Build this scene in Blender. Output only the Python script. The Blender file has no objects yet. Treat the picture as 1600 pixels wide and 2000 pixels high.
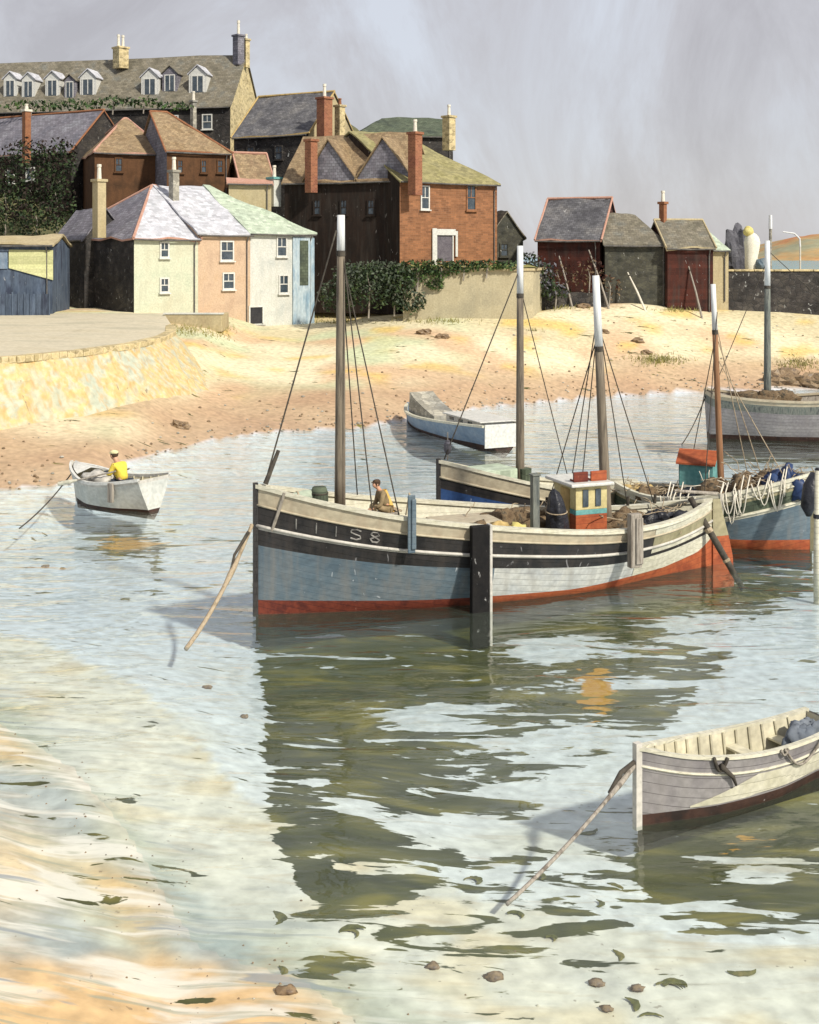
import bpy, math, random
from mathutils import Vector, noise, Matrix
random.seed(7)
R = math.radians
# ------------------------------------------------------------ camera, sky, sun
sc = bpy.context.scene
col = sc.collection
CAMZ, F = 9.2, 2400.0            # eye height, focal length in photo pixels
HZ = 500.0                       # horizon row
cam_d = bpy.data.cameras.new('camera'); cam = bpy.data.objects.new('camera', cam_d); col.objects.link(cam)
cam.location = (0, 0, CAMZ); cam.rotation_euler = (R(90), 0, 0)
cam_d.sensor_fit = 'VERTICAL'; cam_d.sensor_height = 36; cam_d.lens = F / 2000 * 36
cam_d.shift_y = -0.25; cam_d.clip_end = 12000; cam_d.clip_start = 0.1
sc.camera = cam
SUN = Vector((0.66, -0.68, 0.80)).normalized()
w = bpy.data.worlds.new('World'); sc.world = w; w.use_nodes = True
nt = w.node_tree; N = nt.nodes; Lk = nt.links
bg = N['Background']; bg.inputs['Strength'].default_value = 0.1
sky = N.new('ShaderNodeTexSky'); sky.sky_type = 'NISHITA'; sky.sun_disc = False
sky.sun_elevation = math.asin(SUN.z); sky.sun_rotation = math.atan2(SUN.x, SUN.y)
tc = N.new('ShaderNodeTexCoord')
mp = N.new('ShaderNodeMapping'); mp.inputs['Scale'].default_value = (2.4, 2.4, 1.5)
nz = N.new('ShaderNodeTexNoise'); nz.inputs['Scale'].default_value = 2.2; nz.inputs['Detail'].default_value = 10; nz.inputs['Roughness'].default_value = .66
nz.inputs['Distortion'].default_value = .6
cr = N.new('ShaderNodeValToRGB')
for e, (p, c) in zip([cr.color_ramp.elements[0], cr.color_ramp.elements[1], cr.color_ramp.elements.new(.5)],
                     [(.3, (3.35, 3.3, 3.6, 1)), (.72, (4.5, 4.6, 4.95, 1)), (.5, (3.75, 3.7, 3.95, 1))]):
    pass
els = cr.color_ramp.elements
els[0].position = .34; els[0].color = (.305, .286, .295, 1)
els[1].position = .5; els[1].color = (.372, .360, .375, 1)
els[2].position = .66; els[2].color = (.445, .46, .50, 1)
sc10 = N.new('ShaderNodeVectorMath'); sc10.operation = 'SCALE'; sc10.inputs['Scale'].default_value = 12.0
mx = N.new('ShaderNodeMix'); mx.data_type = 'RGBA'; mx.inputs['Factor'].default_value = .86
Lk.new(tc.outputs['Generated'], mp.inputs[0]); Lk.new(mp.outputs[0], nz.inputs['Vector'])
Lk.new(nz.outputs['Fac'], cr.inputs[0]); Lk.new(cr.outputs[0], sc10.inputs[0])
Lk.new(sky.outputs[0], mx.inputs[6]); Lk.new(sc10.outputs[0], mx.inputs[7]); Lk.new(mx.outputs[2], bg.inputs['Color'])
sl = bpy.data.lights.new('sun', 'SUN'); sl.energy = 3.9; sl.angle = R(3.0); sl.color = (1, .93, .8)
so = bpy.data.objects.new('sun', sl); col.objects.link(so)
so.rotation_euler = (-SUN).to_track_quat('-Z', 'Y').to_euler()
sc.view_settings.view_transform = 'Standard'; sc.view_settings.look = 'None'; sc.view_settings.gamma = 1
sc.view_settings.exposure = 0.42
sc.cycles.max_bounces = 6; sc.cycles.transparent_max_bounces = 12

# ------------------------------------------------------------ helpers
def P(px, py, Y):                 # photo pixel at a depth -> point
    return Vector(((px - 800) / F * Y, Y, CAMZ - (py - HZ) / F * Y))
def G(px, py, z=0.0):             # photo pixel on a level plane -> point
    return P(px, py, (CAMZ - z) * F / (py - HZ))
def interp(tab, x):
    if x <= tab[0][0]: return tab[0][1]
    for (a, va), (b, vb) in zip(tab, tab[1:]):
        if x <= b:
            t = (x - a) / (b - a); return va + (vb - va) * t
    return tab[-1][1]
def sinterp(tab, x):              # smooth (Catmull-Rom) table
    n = len(tab)
    if x <= tab[0][0]: return tab[0][1]
    if x >= tab[-1][0]: return tab[-1][1]
    for i in range(n - 1):
        if x <= tab[i + 1][0]:
            x0, y0 = tab[i]; x1, y1 = tab[i + 1]
            m0 = (y1 - tab[i - 1][1]) / (x1 - tab[i - 1][0]) if i else (y1 - y0) / (x1 - x0)
            m1 = (tab[i + 2][1] - y0) / (tab[i + 2][0] - x0) if i + 2 < n else (y1 - y0) / (x1 - x0)
            h = x1 - x0; t = (x - x0) / h
            return (2*t**3-3*t*t+1)*y0 + (t**3-2*t*t+t)*h*m0 + (3*t*t-2*t**3)*y1 + (t**3-t*t)*h*m1
def sstep(a, b, x):
    t = max(0, min(1, (x - a) / (b - a))); return t * t * (3 - 2 * t)
def nz3(x, y, z=0.0): return noise.noise(Vector((x, y, z)))

def tag(o, label=None, cat=None, group=None, kind=None):
    if label: o['label'] = label
    if cat: o['category'] = cat
    if group: o['group'] = group
    if kind: o['kind'] = kind
    return o
def thing(name, loc, label, cat, group=None, rz=0.0):
    o = bpy.data.objects.new(name, None); col.objects.link(o)
    o.location = loc; o.rotation_euler = (0, 0, rz); o.empty_display_size = .3
    o['_m'] = 1; del o['_m']
    return tag(o, label, cat, group)
def wm(o):
    m = Matrix.Translation(o.location) @ o.rotation_euler.to_matrix().to_4x4()
    return (wm(o.parent) @ m) if o.parent else m

class MB:
    def __init__(s): s.v = []; s.f = []; s.m = []
    def face(s, pts, m=0):
        b = len(s.v); s.v += [tuple(p) for p in pts]; s.f.append(tuple(range(b, b + len(pts)))); s.m.append(m)
    def box(s, x0, x1, y0, y1, z0, z1, m=0, M=None):
        c = [Vector((x, y, z)) for z in (z0, z1) for x, y in ((x0, y0), (x1, y0), (x1, y1), (x0, y1))]
        if M: c = [M @ p for p in c]
        b = len(s.v); s.v += [tuple(p) for p in c]
        for q in ((3, 2, 1, 0), (4, 5, 6, 7), (0, 1, 5, 4), (1, 2, 6, 5), (2, 3, 7, 6), (3, 0, 4, 7)):
            s.f.append(tuple(b + i for i in q)); s.m.append(m)
        return s
    def prism(s, bot, top, m=0, cap=True):
        n = len(bot); b = len(s.v); s.v += [tuple(p) for p in bot] + [tuple(p) for p in top]
        for i in range(n):
            j = (i + 1) % n; s.f.append((b + i, b + j, b + n + j, b + n + i)); s.m.append(m)
        if cap:
            s.f.append(tuple(b + i for i in reversed(range(n)))); s.m.append(m)
            s.f.append(tuple(b + n + i for i in range(n))); s.m.append(m)
        return s
    def tube(s, pts, rad, n=8, m=0, cap=True):
        pts = [Vector(p) for p in pts]
        if not isinstance(rad, (list, tuple)): rad = [rad] * len(pts)
        b = len(s.v); up = None
        for i, p in enumerate(pts):
            d = (pts[min(i + 1, len(pts) - 1)] - pts[max(i - 1, 0)]).normalized()
            if up is None: up = Vector((0, 0, 1)) if abs(d.z) < .9 else Vector((1, 0, 0))
            a = d.cross(up).normalized(); up = a.cross(d).normalized()
            for k in range(n):
                t = 2 * math.pi * k / n
                s.v.append(tuple(p + (a * math.cos(t) + up * math.sin(t)) * rad[i]))
        for i in range(len(pts) - 1):
            for k in range(n):
                s.f.append((b + i*n + k, b + i*n + (k+1) % n, b + (i+1)*n + (k+1) % n, b + (i+1)*n + k)); s.m.append(m)
        if cap:
            s.f.append(tuple(b + k for k in reversed(range(n)))); s.m.append(m)
            e = b + (len(pts) - 1) * n; s.f.append(tuple(e + k for k in range(n))); s.m.append(m)
        return s
    def grid(s, rows, m=0, mf=None):
        b = len(s.v); nr = len(rows); nc = len(rows[0])
        for r in rows: s.v += [tuple(p) for p in r]
        for i in range(nr - 1):
            for j in range(nc - 1):
                s.f.append((b + i*nc + j, b + i*nc + j + 1, b + (i+1)*nc + j + 1, b + (i+1)*nc + j))
                s.m.append(mf(i, j) if mf else m)
        return s
    def blob(s, c, r, n=10, m=0, rough=.15, seed=0.0, flat=False):
        c = Vector(c); rows = []
        for i in range(n + 1):
            ph = math.pi * i / n; row = []
            for k in range(2 * n + 1):
                th = math.pi * (k % (2 * n)) / n
                d = Vector((math.sin(ph) * math.cos(th), math.sin(ph) * math.sin(th), math.cos(ph)))
                q = 1 + rough * (noise.noise(d * 1.7 + Vector((seed, seed * 2, 0))) * 1.6 + .5 * noise.noise(d * 4 + Vector((seed, 0, 0))))
                row.append(c + Vector((d.x * r[0], d.y * r[1], d.z * r[2])) * q)
            rows.append(row)
        return s.grid(rows, m)
    def leaves(s, c, r, n, size, m=0, shell=.5, rnd=random):
        c = Vector(c)
        for _ in range(n):
            while True:
                d = Vector((rnd.uniform(-1, 1), rnd.uniform(-1, 1), rnd.uniform(-1, 1)))
                if shell < d.length <= 1: break
            p = c + Vector((d.x * r[0], d.y * r[1], d.z * r[2])) * (1 + .15 * nz3(d.x * 3, d.y * 3, d.z * 3 + c.x))
            a = Vector((rnd.gauss(0, 1), rnd.gauss(0, 1), rnd.gauss(0, 1))).normalized()
            b_ = a.cross(Vector((rnd.gauss(0, 1), rnd.gauss(0, 1), rnd.gauss(0, 1)))).normalized()
            q = size * rnd.uniform(.6, 1.4)
            s.face([p - a*q, p + b_*q*.55, p + a*q, p - b_*q*.55], m)
        return s
    def build(s, name, mats, parent=None, world=False, smooth=False, bevel=0):
        me = bpy.data.meshes.new(name)
        vs = s.v
        if world and parent is not None:
            inv = wm(parent).inverted(); vs = [tuple(inv @ Vector(p)) for p in vs]
        me.from_pydata(vs, [], s.f)
        if not isinstance(mats, (list, tuple)): mats = [mats]
        for mt in mats: me.materials.append(mt)
        me.polygons.foreach_set('material_index', s.m)
        if smooth: me.polygons.foreach_set('use_smooth', [True] * len(s.f))
        uv = me.uv_layers.new(name='UVMap').data
        for p in me.polygons:
            n_ = p.normal
            t = Vector((-n_.y, n_.x, 0))
            t = t.normalized() if t.length > .05 else Vector((1, 0, 0))
            b = n_.cross(t)
            for li in p.loop_indices:
                q = me.vertices[me.loops[li].vertex_index].co
                uv[li].uv = (q.dot(t), q.dot(b))
        me.validate(); me.update()
        o = bpy.data.objects.new(name, me); col.objects.link(o)
        if parent is not None: o.parent = parent
        if bevel:
            bv = o.modifiers.new('bevel', 'BEVEL'); bv.width = bevel; bv.segments = 2; bv.limit_method = 'ANGLE'
        return o

# ------------------------------------------------------------ materials
_mc = {}
def mk(name, cols, scale=.6, rough=.85, bump=.2, bscale=8, pat=None, ps=(.5, .25), mortar=None, msz=.03,
       streak=0.0, scol=(.05, .045, .04), fleck=0.0, fcol=(.6, .6, .58), spec=.3, stretch=(1, 1, 1), fine=.15, bdist=.03, fscale=9, vvar=(.65, 1.35), pvar=(.72, 1.2)):
    if name in _mc: return _mc[name]
    m = bpy.data.materials.new(name); m.use_nodes = True; t = m.node_tree; n = t.nodes; l = t.links
    bs = n['Principled BSDF']; bs.inputs['Roughness'].default_value = rough; bs.inputs['Specular IOR Level'].default_value = spec
    c = n.new('ShaderNodeTexCoord')
    mpn = n.new('ShaderNodeMapping'); mpn.inputs['Scale'].default_value = stretch
    l.new(c.outputs['Object'], mpn.inputs[0])
    a = n.new('ShaderNodeTexNoise'); a.inputs['Scale'].default_value = scale; a.inputs['Detail'].default_value = 8; a.inputs['Roughness'].default_value = .62
    l.new(mpn.outputs[0], a.inputs['Vector'])
    r = n.new('ShaderNodeValToRGB'); e = r.color_ramp.elements
    while len(e) < len(cols): e.new(.5)
    for i, cc in enumerate(cols):
        e[i].position = .36 + .28 * (i / max(1, len(cols) - 1)); e[i].color = (*cc, 1)
    l.new(a.outputs['Fac'], r.inputs[0]); cur = r.outputs[0]
    def mix(f, A, B, mode='MIX'):
        q = n.new('ShaderNodeMix'); q.data_type = 'RGBA'; q.blend_type = mode
        if isinstance(f, float): q.inputs['Factor'].default_value = f
        else: l.new(f, q.inputs['Factor'])
        for k, s_ in ((6, A), (7, B)):
            if isinstance(s_, tuple): q.inputs[k].default_value = (*s_[:3], 1)
            else: l.new(s_, q.inputs[k])
        return q.outputs[2]
    def rng(sock, a0, a1, b0, b1):
        q = n.new('ShaderNodeMapRange'); q.inputs[1].default_value = a0; q.inputs[2].default_value = a1
        q.inputs[3].default_value = b0; q.inputs[4].default_value = b1; l.new(sock, q.inputs[0]); return q.outputs[0]
    b = n.new('ShaderNodeTexNoise'); b.inputs['Scale'].default_value = bscale; b.inputs['Detail'].default_value = 6
    l.new(mpn.outputs[0], b.inputs['Vector'])
    height = b.outputs['Fac']
    g = rng(b.outputs['Fac'], .3, .7, 1 - fine, 1 + fine)
    hsv = n.new('ShaderNodeHueSaturation'); l.new(cur, hsv.inputs['Color']); l.new(g, hsv.inputs['Value']); cur = hsv.outputs[0]
    if pat in ('brick', 'slate', 'plank'):
        bt = n.new('ShaderNodeTexBrick'); l.new(c.outputs['UV'], bt.inputs['Vector'])
        bt.inputs['Scale'].default_value = 1; bt.inputs['Brick Width'].default_value = ps[0]; bt.inputs['Row Height'].default_value = ps[1]
        bt.inputs['Mortar Size'].default_value = msz; bt.inputs['Mortar Smooth'].default_value = .3; bt.inputs['Bias'].default_value = 0
        bt.inputs['Color1'].default_value = (pvar[0],) * 3 + (1,); bt.inputs['Color2'].default_value = (pvar[1],) * 3 + (1,); bt.inputs['Mortar'].default_value = (1, 1, 1, 1)
        cur = mix(1.0, cur, bt.outputs['Color'], 'MULTIPLY')
        if mortar: cur = mix(bt.outputs['Fac'], cur, mortar)
        hh = n.new('ShaderNodeMath'); hh.operation = 'SUBTRACT'; l.new(height, hh.inputs[0]); l.new(bt.outputs['Fac'], hh.inputs[1]); height = hh.outputs[0]
    if pat == 'stone':
        vo = n.new('ShaderNodeTexVoronoi'); vo.feature = 'F1'; vo.inputs['Scale'].default_value = 1 / ps[0]
        mp2 = n.new('ShaderNodeMapping'); mp2.inputs['Scale'].default_value = (1, 1, 1.6); l.new(c.outputs['Object'], mp2.inputs[0]); l.new(mp2.outputs[0], vo.inputs['Vector'])
        ve = n.new('ShaderNodeTexVoronoi'); ve.feature = 'DISTANCE_TO_EDGE'; ve.inputs['Scale'].default_value = 1 / ps[0]; l.new(mp2.outputs[0], ve.inputs['Vector'])
        sp = n.new('ShaderNodeSeparateColor'); l.new(vo.outputs['Color'], sp.inputs[0])
        h2 = n.new('ShaderNodeHueSaturation'); l.new(cur, h2.inputs['Color']); l.new(rng(sp.outputs[0], 0, 1, *vvar), h2.inputs['Value']); cur = h2.outputs[0]
        ed = rng(ve.outputs['Distance'], 0, .09, 1, 0)
        if mortar: cur = mix(ed, cur, mortar)
        hh = n.new('ShaderNodeMath'); hh.operation = 'SUBTRACT'; l.new(height, hh.inputs[0]); l.new(ed, hh.inputs[1]); height = hh.outputs[0]
    if streak:
        m3 = n.new('ShaderNodeMapping'); m3.inputs['Scale'].default_value = (2.2, 2.2, .22); l.new(c.outputs['Object'], m3.inputs[0])
        s3 = n.new('ShaderNodeTexNoise'); s3.inputs['Scale'].default_value = 1.6; s3.inputs['Detail'].default_value = 8; l.new(m3.outputs[0], s3.inputs['Vector'])
        cur = mix(rng(s3.outputs['Fac'], .48, .75, 0, streak), cur, scol)
    if fleck:
        m4 = n.new('ShaderNodeMapping'); m4.inputs['Scale'].default_value = (1, 1, .45); l.new(c.outputs['Object'], m4.inputs[0])
        s4 = n.new('ShaderNodeTexNoise'); s4.inputs['Scale'].default_value = fscale; s4.inputs['Detail'].default_value = 4; s4.inputs['Distortion'].default_value = 1.5; l.new(m4.outputs[0], s4.inputs['Vector'])
        cur = mix(rng(s4.outputs['Fac'], .72 - fleck * .1, .76 - fleck * .1, 0, .75), cur, fcol)
    l.new(cur, bs.inputs['Base Color'])
    bp = n.new('ShaderNodeBump'); bp.inputs['Strength'].default_value = bump; bp.inputs['Distance'].default_value = bdist
    l.new(height, bp.inputs['Height']); l.new(bp.outputs[0], bs.inputs['Normal'])
    _mc[name] = m; return m

DST = mk('dark rubble stone and shade', [(.018, .016, .016), (.04, .036, .034), (.065, .058, .05)], pat='stone', ps=(.5, .3), mortar=(.03, .03, .03), fleck=.5, bump=.6, fscale=3.5, fcol=(.42, .43, .42))  # on house side walls its dark tone stands in for shade
DBR = mk('dark brown render and shade', [(0.0099, 0.0063, 0.0045), (0.0203, 0.0117, 0.0081), (0.0135, 0.009, 0.00675)], streak=.5, fleck=.35, fscale=2.5, fcol=(.4, .38, .36), stretch=(1, 1, .4))  # near-black on walls turned from the sun: shade in the colour
WHT = mk('old white wash', [(0.475, 0.49, 0.446), (0.533, 0.54, 0.504), (0.432, 0.454, 0.432)], streak=.6, scol=(.45, .45, .40))
GRW = mk('greenish white wash', [(0.432, 0.473, 0.362), (0.502, 0.522, 0.403), (0.46, 0.46, 0.348)], streak=.6, scol=(.42, .44, .34))
PCH = mk('peach render', [(0.448, 0.32, 0.214), (0.49, 0.36, 0.253), (0.408, 0.293, 0.207)], streak=.6, scol=(.45, .34, .25))
BLW = mk('bluish worn wash', [(.22, .33, .42), (.42, .50, .54), (.16, .26, .36)], streak=.6, scol=(.10, .17, .24), scale=.9, stretch=(1, 1, .35))
BRK = mk('weathered red brick', [(0.221, 0.0978, 0.0467), (0.264, 0.119, 0.0553), (0.187, 0.085, 0.0425)], pat='brick', ps=(.5, .16), mortar=(.23, .13, .08), msz=.012, streak=.3, scol=(.14, .06, .03))
BRN = mk('brown render', [(0.072, 0.033, 0.0132), (0.102, 0.048, 0.021), (0.054, 0.027, 0.012)], streak=.5, scol=(.05, .025, .012))
CRS = mk('cream stone', [(0.409, 0.33, 0.172), (0.462, 0.383, 0.211), (0.363, 0.297, 0.172)], pat='stone', ps=(.45, .3), mortar=(.55, .46, .28), bump=.3)
CRR = mk('cream render', [(0.36, 0.3, 0.168), (0.408, 0.348, 0.216), (0.33, 0.276, 0.168)], streak=.6, scol=(.35, .28, .17))
RBN = mk('red brown boards', [(0.042, 0.0116, 0.00832), (0.063, 0.0162, 0.0102), (0.0294, 0.0102, 0.00832)], pat='plank', ps=(30, .28), msz=.015, streak=.5, fleck=.2, fscale=3)
OLS = mk('dark olive stone', [(.045, .045, .035), (.07, .068, .05), (.035, .038, .032)], pat='stone', ps=(.4, .3), mortar=(.05, .05, .045), fleck=.25, fscale=3)
SLV = mk('violet slate', [(.13, .13, .16), (.18, .17, .20), (.22, .22, .25)], pat='slate', ps=(.36, .24), mortar=(.07, .07, .08), msz=.014, streak=.3, scol=(.1, .1, .11))
SLD = mk('dark slate', [(.075, .075, .085), (.12, .12, .13), (.17, .165, .165)], pat='slate', ps=(.36, .24), mortar=(.04, .04, .045), msz=.014, fleck=.15, fscale=4)
SLG = mk('grey brown slate', [(.13, .12, .09), (.19, .17, .13), (.16, .16, .14)], pat='slate', ps=(.4, .26), mortar=(.08, .075, .06), msz=.014, streak=.3, scol=(.10, .09, .05))
TAN = mk('tan tiles', [(0.224, 0.16, 0.088), (0.288, 0.216, 0.128), (0.2, 0.144, 0.088)], pat='slate', ps=(.3, .26), mortar=(.16, .11, .07), msz=.014, streak=.3, scol=(.18, .09, .05))
OLT = mk('olive yellow lichen roof', [(0.223, 0.205, 0.0868), (0.267, 0.242, 0.118), (0.192, 0.18, 0.093)], pat='slate', ps=(.36, .24), mortar=(.2, .18, .09), msz=.012)
WRF = mk('pale washed slate', [(0.421, 0.43, 0.476), (0.486, 0.494, 0.542), (0.389, 0.406, 0.443)], pat='slate', ps=(.4, .28), mortar=(.40, .41, .44), msz=.014, streak=.2, scol=(.40, .38, .36))
GRF = mk('pale green washed roof', [(0.365, 0.437, 0.333), (0.428, 0.492, 0.397), (0.333, 0.397, 0.317)], pat='slate', ps=(.4, .28), mortar=(.34, .41, .32), msz=.014, streak=.2, scol=(.30, .34, .26))
DGR = mk('dark green slate', [(.06, .08, .055), (.09, .11, .075), (.05, .065, .05)], pat='slate', ps=(.36, .24), mortar=(.04, .05, .035), msz=.014)
TER = mk('terracotta', [(0.225, 0.09, 0.042), (0.26, 0.12, 0.06), (0.19, 0.078, 0.042)], scale=2)
RCH = mk('red chimney brick', [(0.22, 0.0825, 0.0429), (0.253, 0.11, 0.0572), (0.187, 0.0688, 0.0429)], pat='brick', ps=(.3, .12), mortar=(.34, .16, .1), msz=.012)
PIN = mk('pink ridge tile', [(0.413, 0.225, 0.165), (0.45, 0.27, 0.21)], scale=2)
POT = mk('white chimney pot', [(0.595, 0.561, 0.476), (0.646, 0.612, 0.527)], scale=3)
PTC = mk('grey stone', [(.28, .27, .23), (.36, .34, .28), (.24, .24, .22)], pat='stone', ps=(.4, .3), mortar=(.22, .21, .18))
TEL = mk('teal paint', [(.10, .28, .28), (.16, .36, .35)], scale=2)
FRM = mk('white window paint', [(0.544, 0.544, 0.512), (0.592, 0.592, 0.56)], scale=3, rough=.5)
GLS = mk('window glass', [(.03, .045, .06), (.07, .09, .11)], scale=2, rough=.12, bump=.05, spec=.6)
GLD = mk('dark door', [(.02, .02, .025), (.035, .035, .04)], scale=2, rough=.5)
VDR = mk('violet grey door', [(.09, .08, .10), (.13, .12, .14)], scale=2, rough=.6)
LEF = mk('dark ivy leaf', [(.012, .025, .014), (.03, .05, .02), (.05, .08, .025)], scale=1.6, rough=.7, bump=.1)
LE2 = mk('green ivy leaf', [(.03, .06, .02), (.06, .11, .035), (.10, .15, .04)], scale=1.6, rough=.7, bump=.1)
GRS = mk('yellow dry grass', [(0.28, 0.238, 0.07), (0.21, 0.21, 0.07), (0.336, 0.28, 0.112)], scale=1.5)
QST = mk('lichened quay stone', [(0.405, 0.414, 0.313), (0.46, 0.432, 0.304), (0.515, 0.405, 0.184), (0.442, 0.451, 0.35), (0.386, 0.414, 0.331)], scale=.45, bump=.9, bscale=3, streak=.75, scol=(.46, .26, .09), fleck=.2, fcol=(.20, .15, .10), fscale=1.6, bdist=.05, vvar=(.9, 1.1))
QTP = mk('quay paving', [(0.464, 0.416, 0.304), (0.512, 0.464, 0.352), (0.416, 0.384, 0.288)], scale=.4, bump=.3, stretch=(.5, 1, 1))
GWL = mk('garden wall render', [(0.36, 0.317, 0.209), (0.403, 0.36, 0.245), (0.317, 0.288, 0.202)], scale=.35, streak=.6, scol=(.34, .30, .20))
YGW = mk('yellow green board', [(0.51, 0.528, 0.264), (0.581, 0.581, 0.317)], scale=1.2, pat='plank', ps=(20, .3), msz=.01)
BFN = mk('blue dark boards', [(.05, .07, .11), (.09, .12, .17), (.04, .05, .08)], scale=1.2, pat='plank', ps=(.3, 20), msz=.02, fleck=.3, fscale=3, stretch=(1, 1, .3))
# boats
CRM = mk('cream boat paint', [(0.383, 0.33, 0.238), (0.422, 0.376, 0.277), (0.343, 0.297, 0.218)], scale=1.2, rough=.55, streak=.55, scol=(.34, .26, .18), stretch=(.6, 1, 1))
CWH = mk('bright cream boat paint and glare', [(0.528, 0.512, 0.404), (0.56, 0.544, 0.45), (0.482, 0.466, 0.357)], scale=1.2, rough=.5, streak=.2, scol=(.45, .42, .30), pat='plank', ps=(60, .17), msz=.006, pvar=(.95, 1.04), mortar=(.30, .29, .22))
BLK = mk('black boat paint', [(.012, .012, .014), (.028, .026, .026), (.018, .02, .024)], scale=1.5, rough=.5, fleck=.45, fcol=(.25, .25, .26), fscale=3, streak=.55, scol=(.06, .05, .045), pat='plank', ps=(60, .17), msz=.006, pvar=(.95, 1.04), mortar=(.004, .004, .004))
BLU = mk('worn blue grey hull paint', [(0.0708, 0.108, 0.143), (0.0992, 0.14, 0.172), (0.142, 0.172, 0.195)], scale=.7, rough=.55, fleck=.45, fcol=(.42, .46, .50), fscale=4, streak=.6, scol=(.20, .19, .17), stretch=(.6, 1, 1.4), pat='plank', ps=(60, .17), msz=.006, pvar=(.95, 1.04), mortar=(.06, .09, .12))
GRY = mk('pale grey hull paint', [(0.432, 0.456, 0.456), (0.504, 0.516, 0.492), (0.384, 0.408, 0.42)], scale=.9, rough=.55, streak=.55, scol=(.28, .27, .24), pat='plank', ps=(60, .17), msz=.006, pvar=(.95, 1.04), mortar=(.2, .21, .21))
RED = mk('red antifouling', [(0.11, 0.0212, 0.0133), (0.154, 0.0333, 0.0182), (0.0825, 0.0182, 0.0133)], scale=2.2, rough=.7, fleck=.35, fcol=(.42, .22, .17), fscale=5, pat='plank', ps=(60, .17), msz=.006, pvar=(.95, 1.04), mortar=(.05, .012, .01))
ORD = mk('orange red antifouling', [(0.304, 0.064, 0.024), (0.36, 0.096, 0.036), (0.24, 0.056, 0.024)], scale=1.6, rough=.7, streak=.2, scol=(.2, .05, .03), pat='plank', ps=(60, .17), msz=.006, pvar=(.95, 1.04), mortar=(.16, .04, .02))
OLV = mk('olive grey strake paint and glare', [(.24, .22, .13), (.30, .27, .17), (.20, .19, .12)], scale=1.2, rough=.5)
WLN = mk('grey white line paint', [(.42, .41, .37), (.50, .48, .44), (.34, .33, .3)], scale=2, rough=.5, fleck=.15, fcol=(.1, .1, .1))
DEK = mk('weathered deck', [(.26, .22, .14), (.34, .29, .19), (.20, .17, .11)], pat='plank', ps=(4, .14), msz=.01, mortar=(.08, .07, .05))
MST = mk('weathered mast timber', [(.13, .105, .08), (.19, .16, .12), (.09, .075, .06)], scale=2.5, stretch=(3, 3, .25), bump=.5, rough=.75)
MSB = mk('brown mast timber', [(.20, .10, .05), (.26, .14, .075), (.14, .07, .04)], scale=2.5, stretch=(3, 3, .25), bump=.5)
MWH = mk('white mast paint', [(.70, .72, .72), (.62, .64, .65), (.74, .75, .74)], scale=2, stretch=(3, 3, .3), rough=.5)
TMB = mk('grey green timber', [(.10, .12, .11), (.17, .18, .16), (.07, .08, .08)], scale=3, stretch=(3, 3, .3), bump=.6)
GTM = mk('grey brown timber', [(.22, .20, .17), (.32, .29, .25), (.14, .12, .10)], scale=3, stretch=(3, 3, .3), bump=.6)
RPE = mk('hemp rope', [(.30, .24, .16), (.38, .31, .22), (.22, .17, .11)], scale=6, bump=.5, bscale=40)
RPD = mk('dark tarred rope', [(.04, .035, .03), (.08, .07, .055)], scale=6, bump=.4)
TAR = mk('black tarpaulin', [(.014, .015, .02), (.03, .032, .042)], scale=2, rough=.38, bump=.7, bscale=5, bdist=.1)
LBL = mk('light blue hull paint', [(0.12, 0.176, 0.256), (0.168, 0.232, 0.32), (0.224, 0.28, 0.352)], scale=1.2, rough=.5, streak=.3, scol=(.3, .32, .34))
NBL = mk('strong blue hull paint', [(.02, .05, .15), (.04, .09, .23)], scale=1.5, rough=.5, fleck=.3, fcol=(.3, .35, .45))
WDB = mk('weedy bottom', [(.012, .012, .008), (.03, .028, .014)], scale=3)
BTP = mk('dark blue tarpaulin', [(.015, .03, .09), (.03, .06, .15)], scale=2, rough=.5, bump=.5, bscale=5)
NET = mk('brown fishing net', [(.09, .06, .035), (.17, .12, .07), (.05, .045, .035)], scale=5, bump=1, bscale=30, fleck=.3, fcol=(.45, .36, .22), fscale=9)
OCH = mk('ochre canvas', [(0.378, 0.27, 0.108), (0.45, 0.333, 0.144), (0.288, 0.207, 0.09)], scale=2)
WPT = mk('wheelhouse cream paint', [(0.465, 0.405, 0.195), (0.51, 0.45, 0.24)], scale=2, rough=.5, streak=.3, scol=(.4, .3, .15))
WWH = mk('white cabin paint', [(0.504, 0.511, 0.49), (0.547, 0.547, 0.518)], scale=2, rough=.5)
GPL = mk('plum grey hull paint', [(0.183, 0.171, 0.182), (0.226, 0.215, 0.22), (0.27, 0.259, 0.259)], scale=1.2, rough=.6, fleck=.22, fcol=(.45, .43, .43), fscale=5, streak=.3, scol=(.28, .26, .24), pat='plank', ps=(60, .17), msz=.006, pvar=(.95, 1.04), mortar=(.08, .075, .08))
DBT = mk('dark brown bottom paint', [(0.035, 0.0175, 0.014), (0.056, 0.028, 0.021), (0.021, 0.014, 0.0126)], scale=2, rough=.7, fleck=.2)
IVC = mk('ivory boat interior', [(0.496, 0.464, 0.336), (0.56, 0.528, 0.4), (0.44, 0.416, 0.32)], scale=1.2, streak=.3, scol=(.38, .35, .24))
GTR = mk('grey gutter', [(.07, .07, .07), (.14, .13, .12)], scale=2)
SKN = mk('skin', [(.46, .25, .16), (.52, .30, .2)], scale=4, bump=.05, rough=.6)
YEL = mk('yellow jersey', [(.66, .50, .06), (.72, .56, .09)], scale=6, bump=.3, bscale=20)
NVY = mk('navy trousers', [(.02, .028, .045), (.04, .05, .07)], scale=4, bump=.3)
BRC = mk('brown cap', [(.05, .03, .02), (.08, .05, .03)], scale=6)
STC = mk('straw hat', [(.58, .54, .30), (.64, .6, .36)], scale=8)
KHA = mk('olive brown smock', [(.20, .15, .08), (.28, .21, .12)], scale=5, bump=.4)
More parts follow.
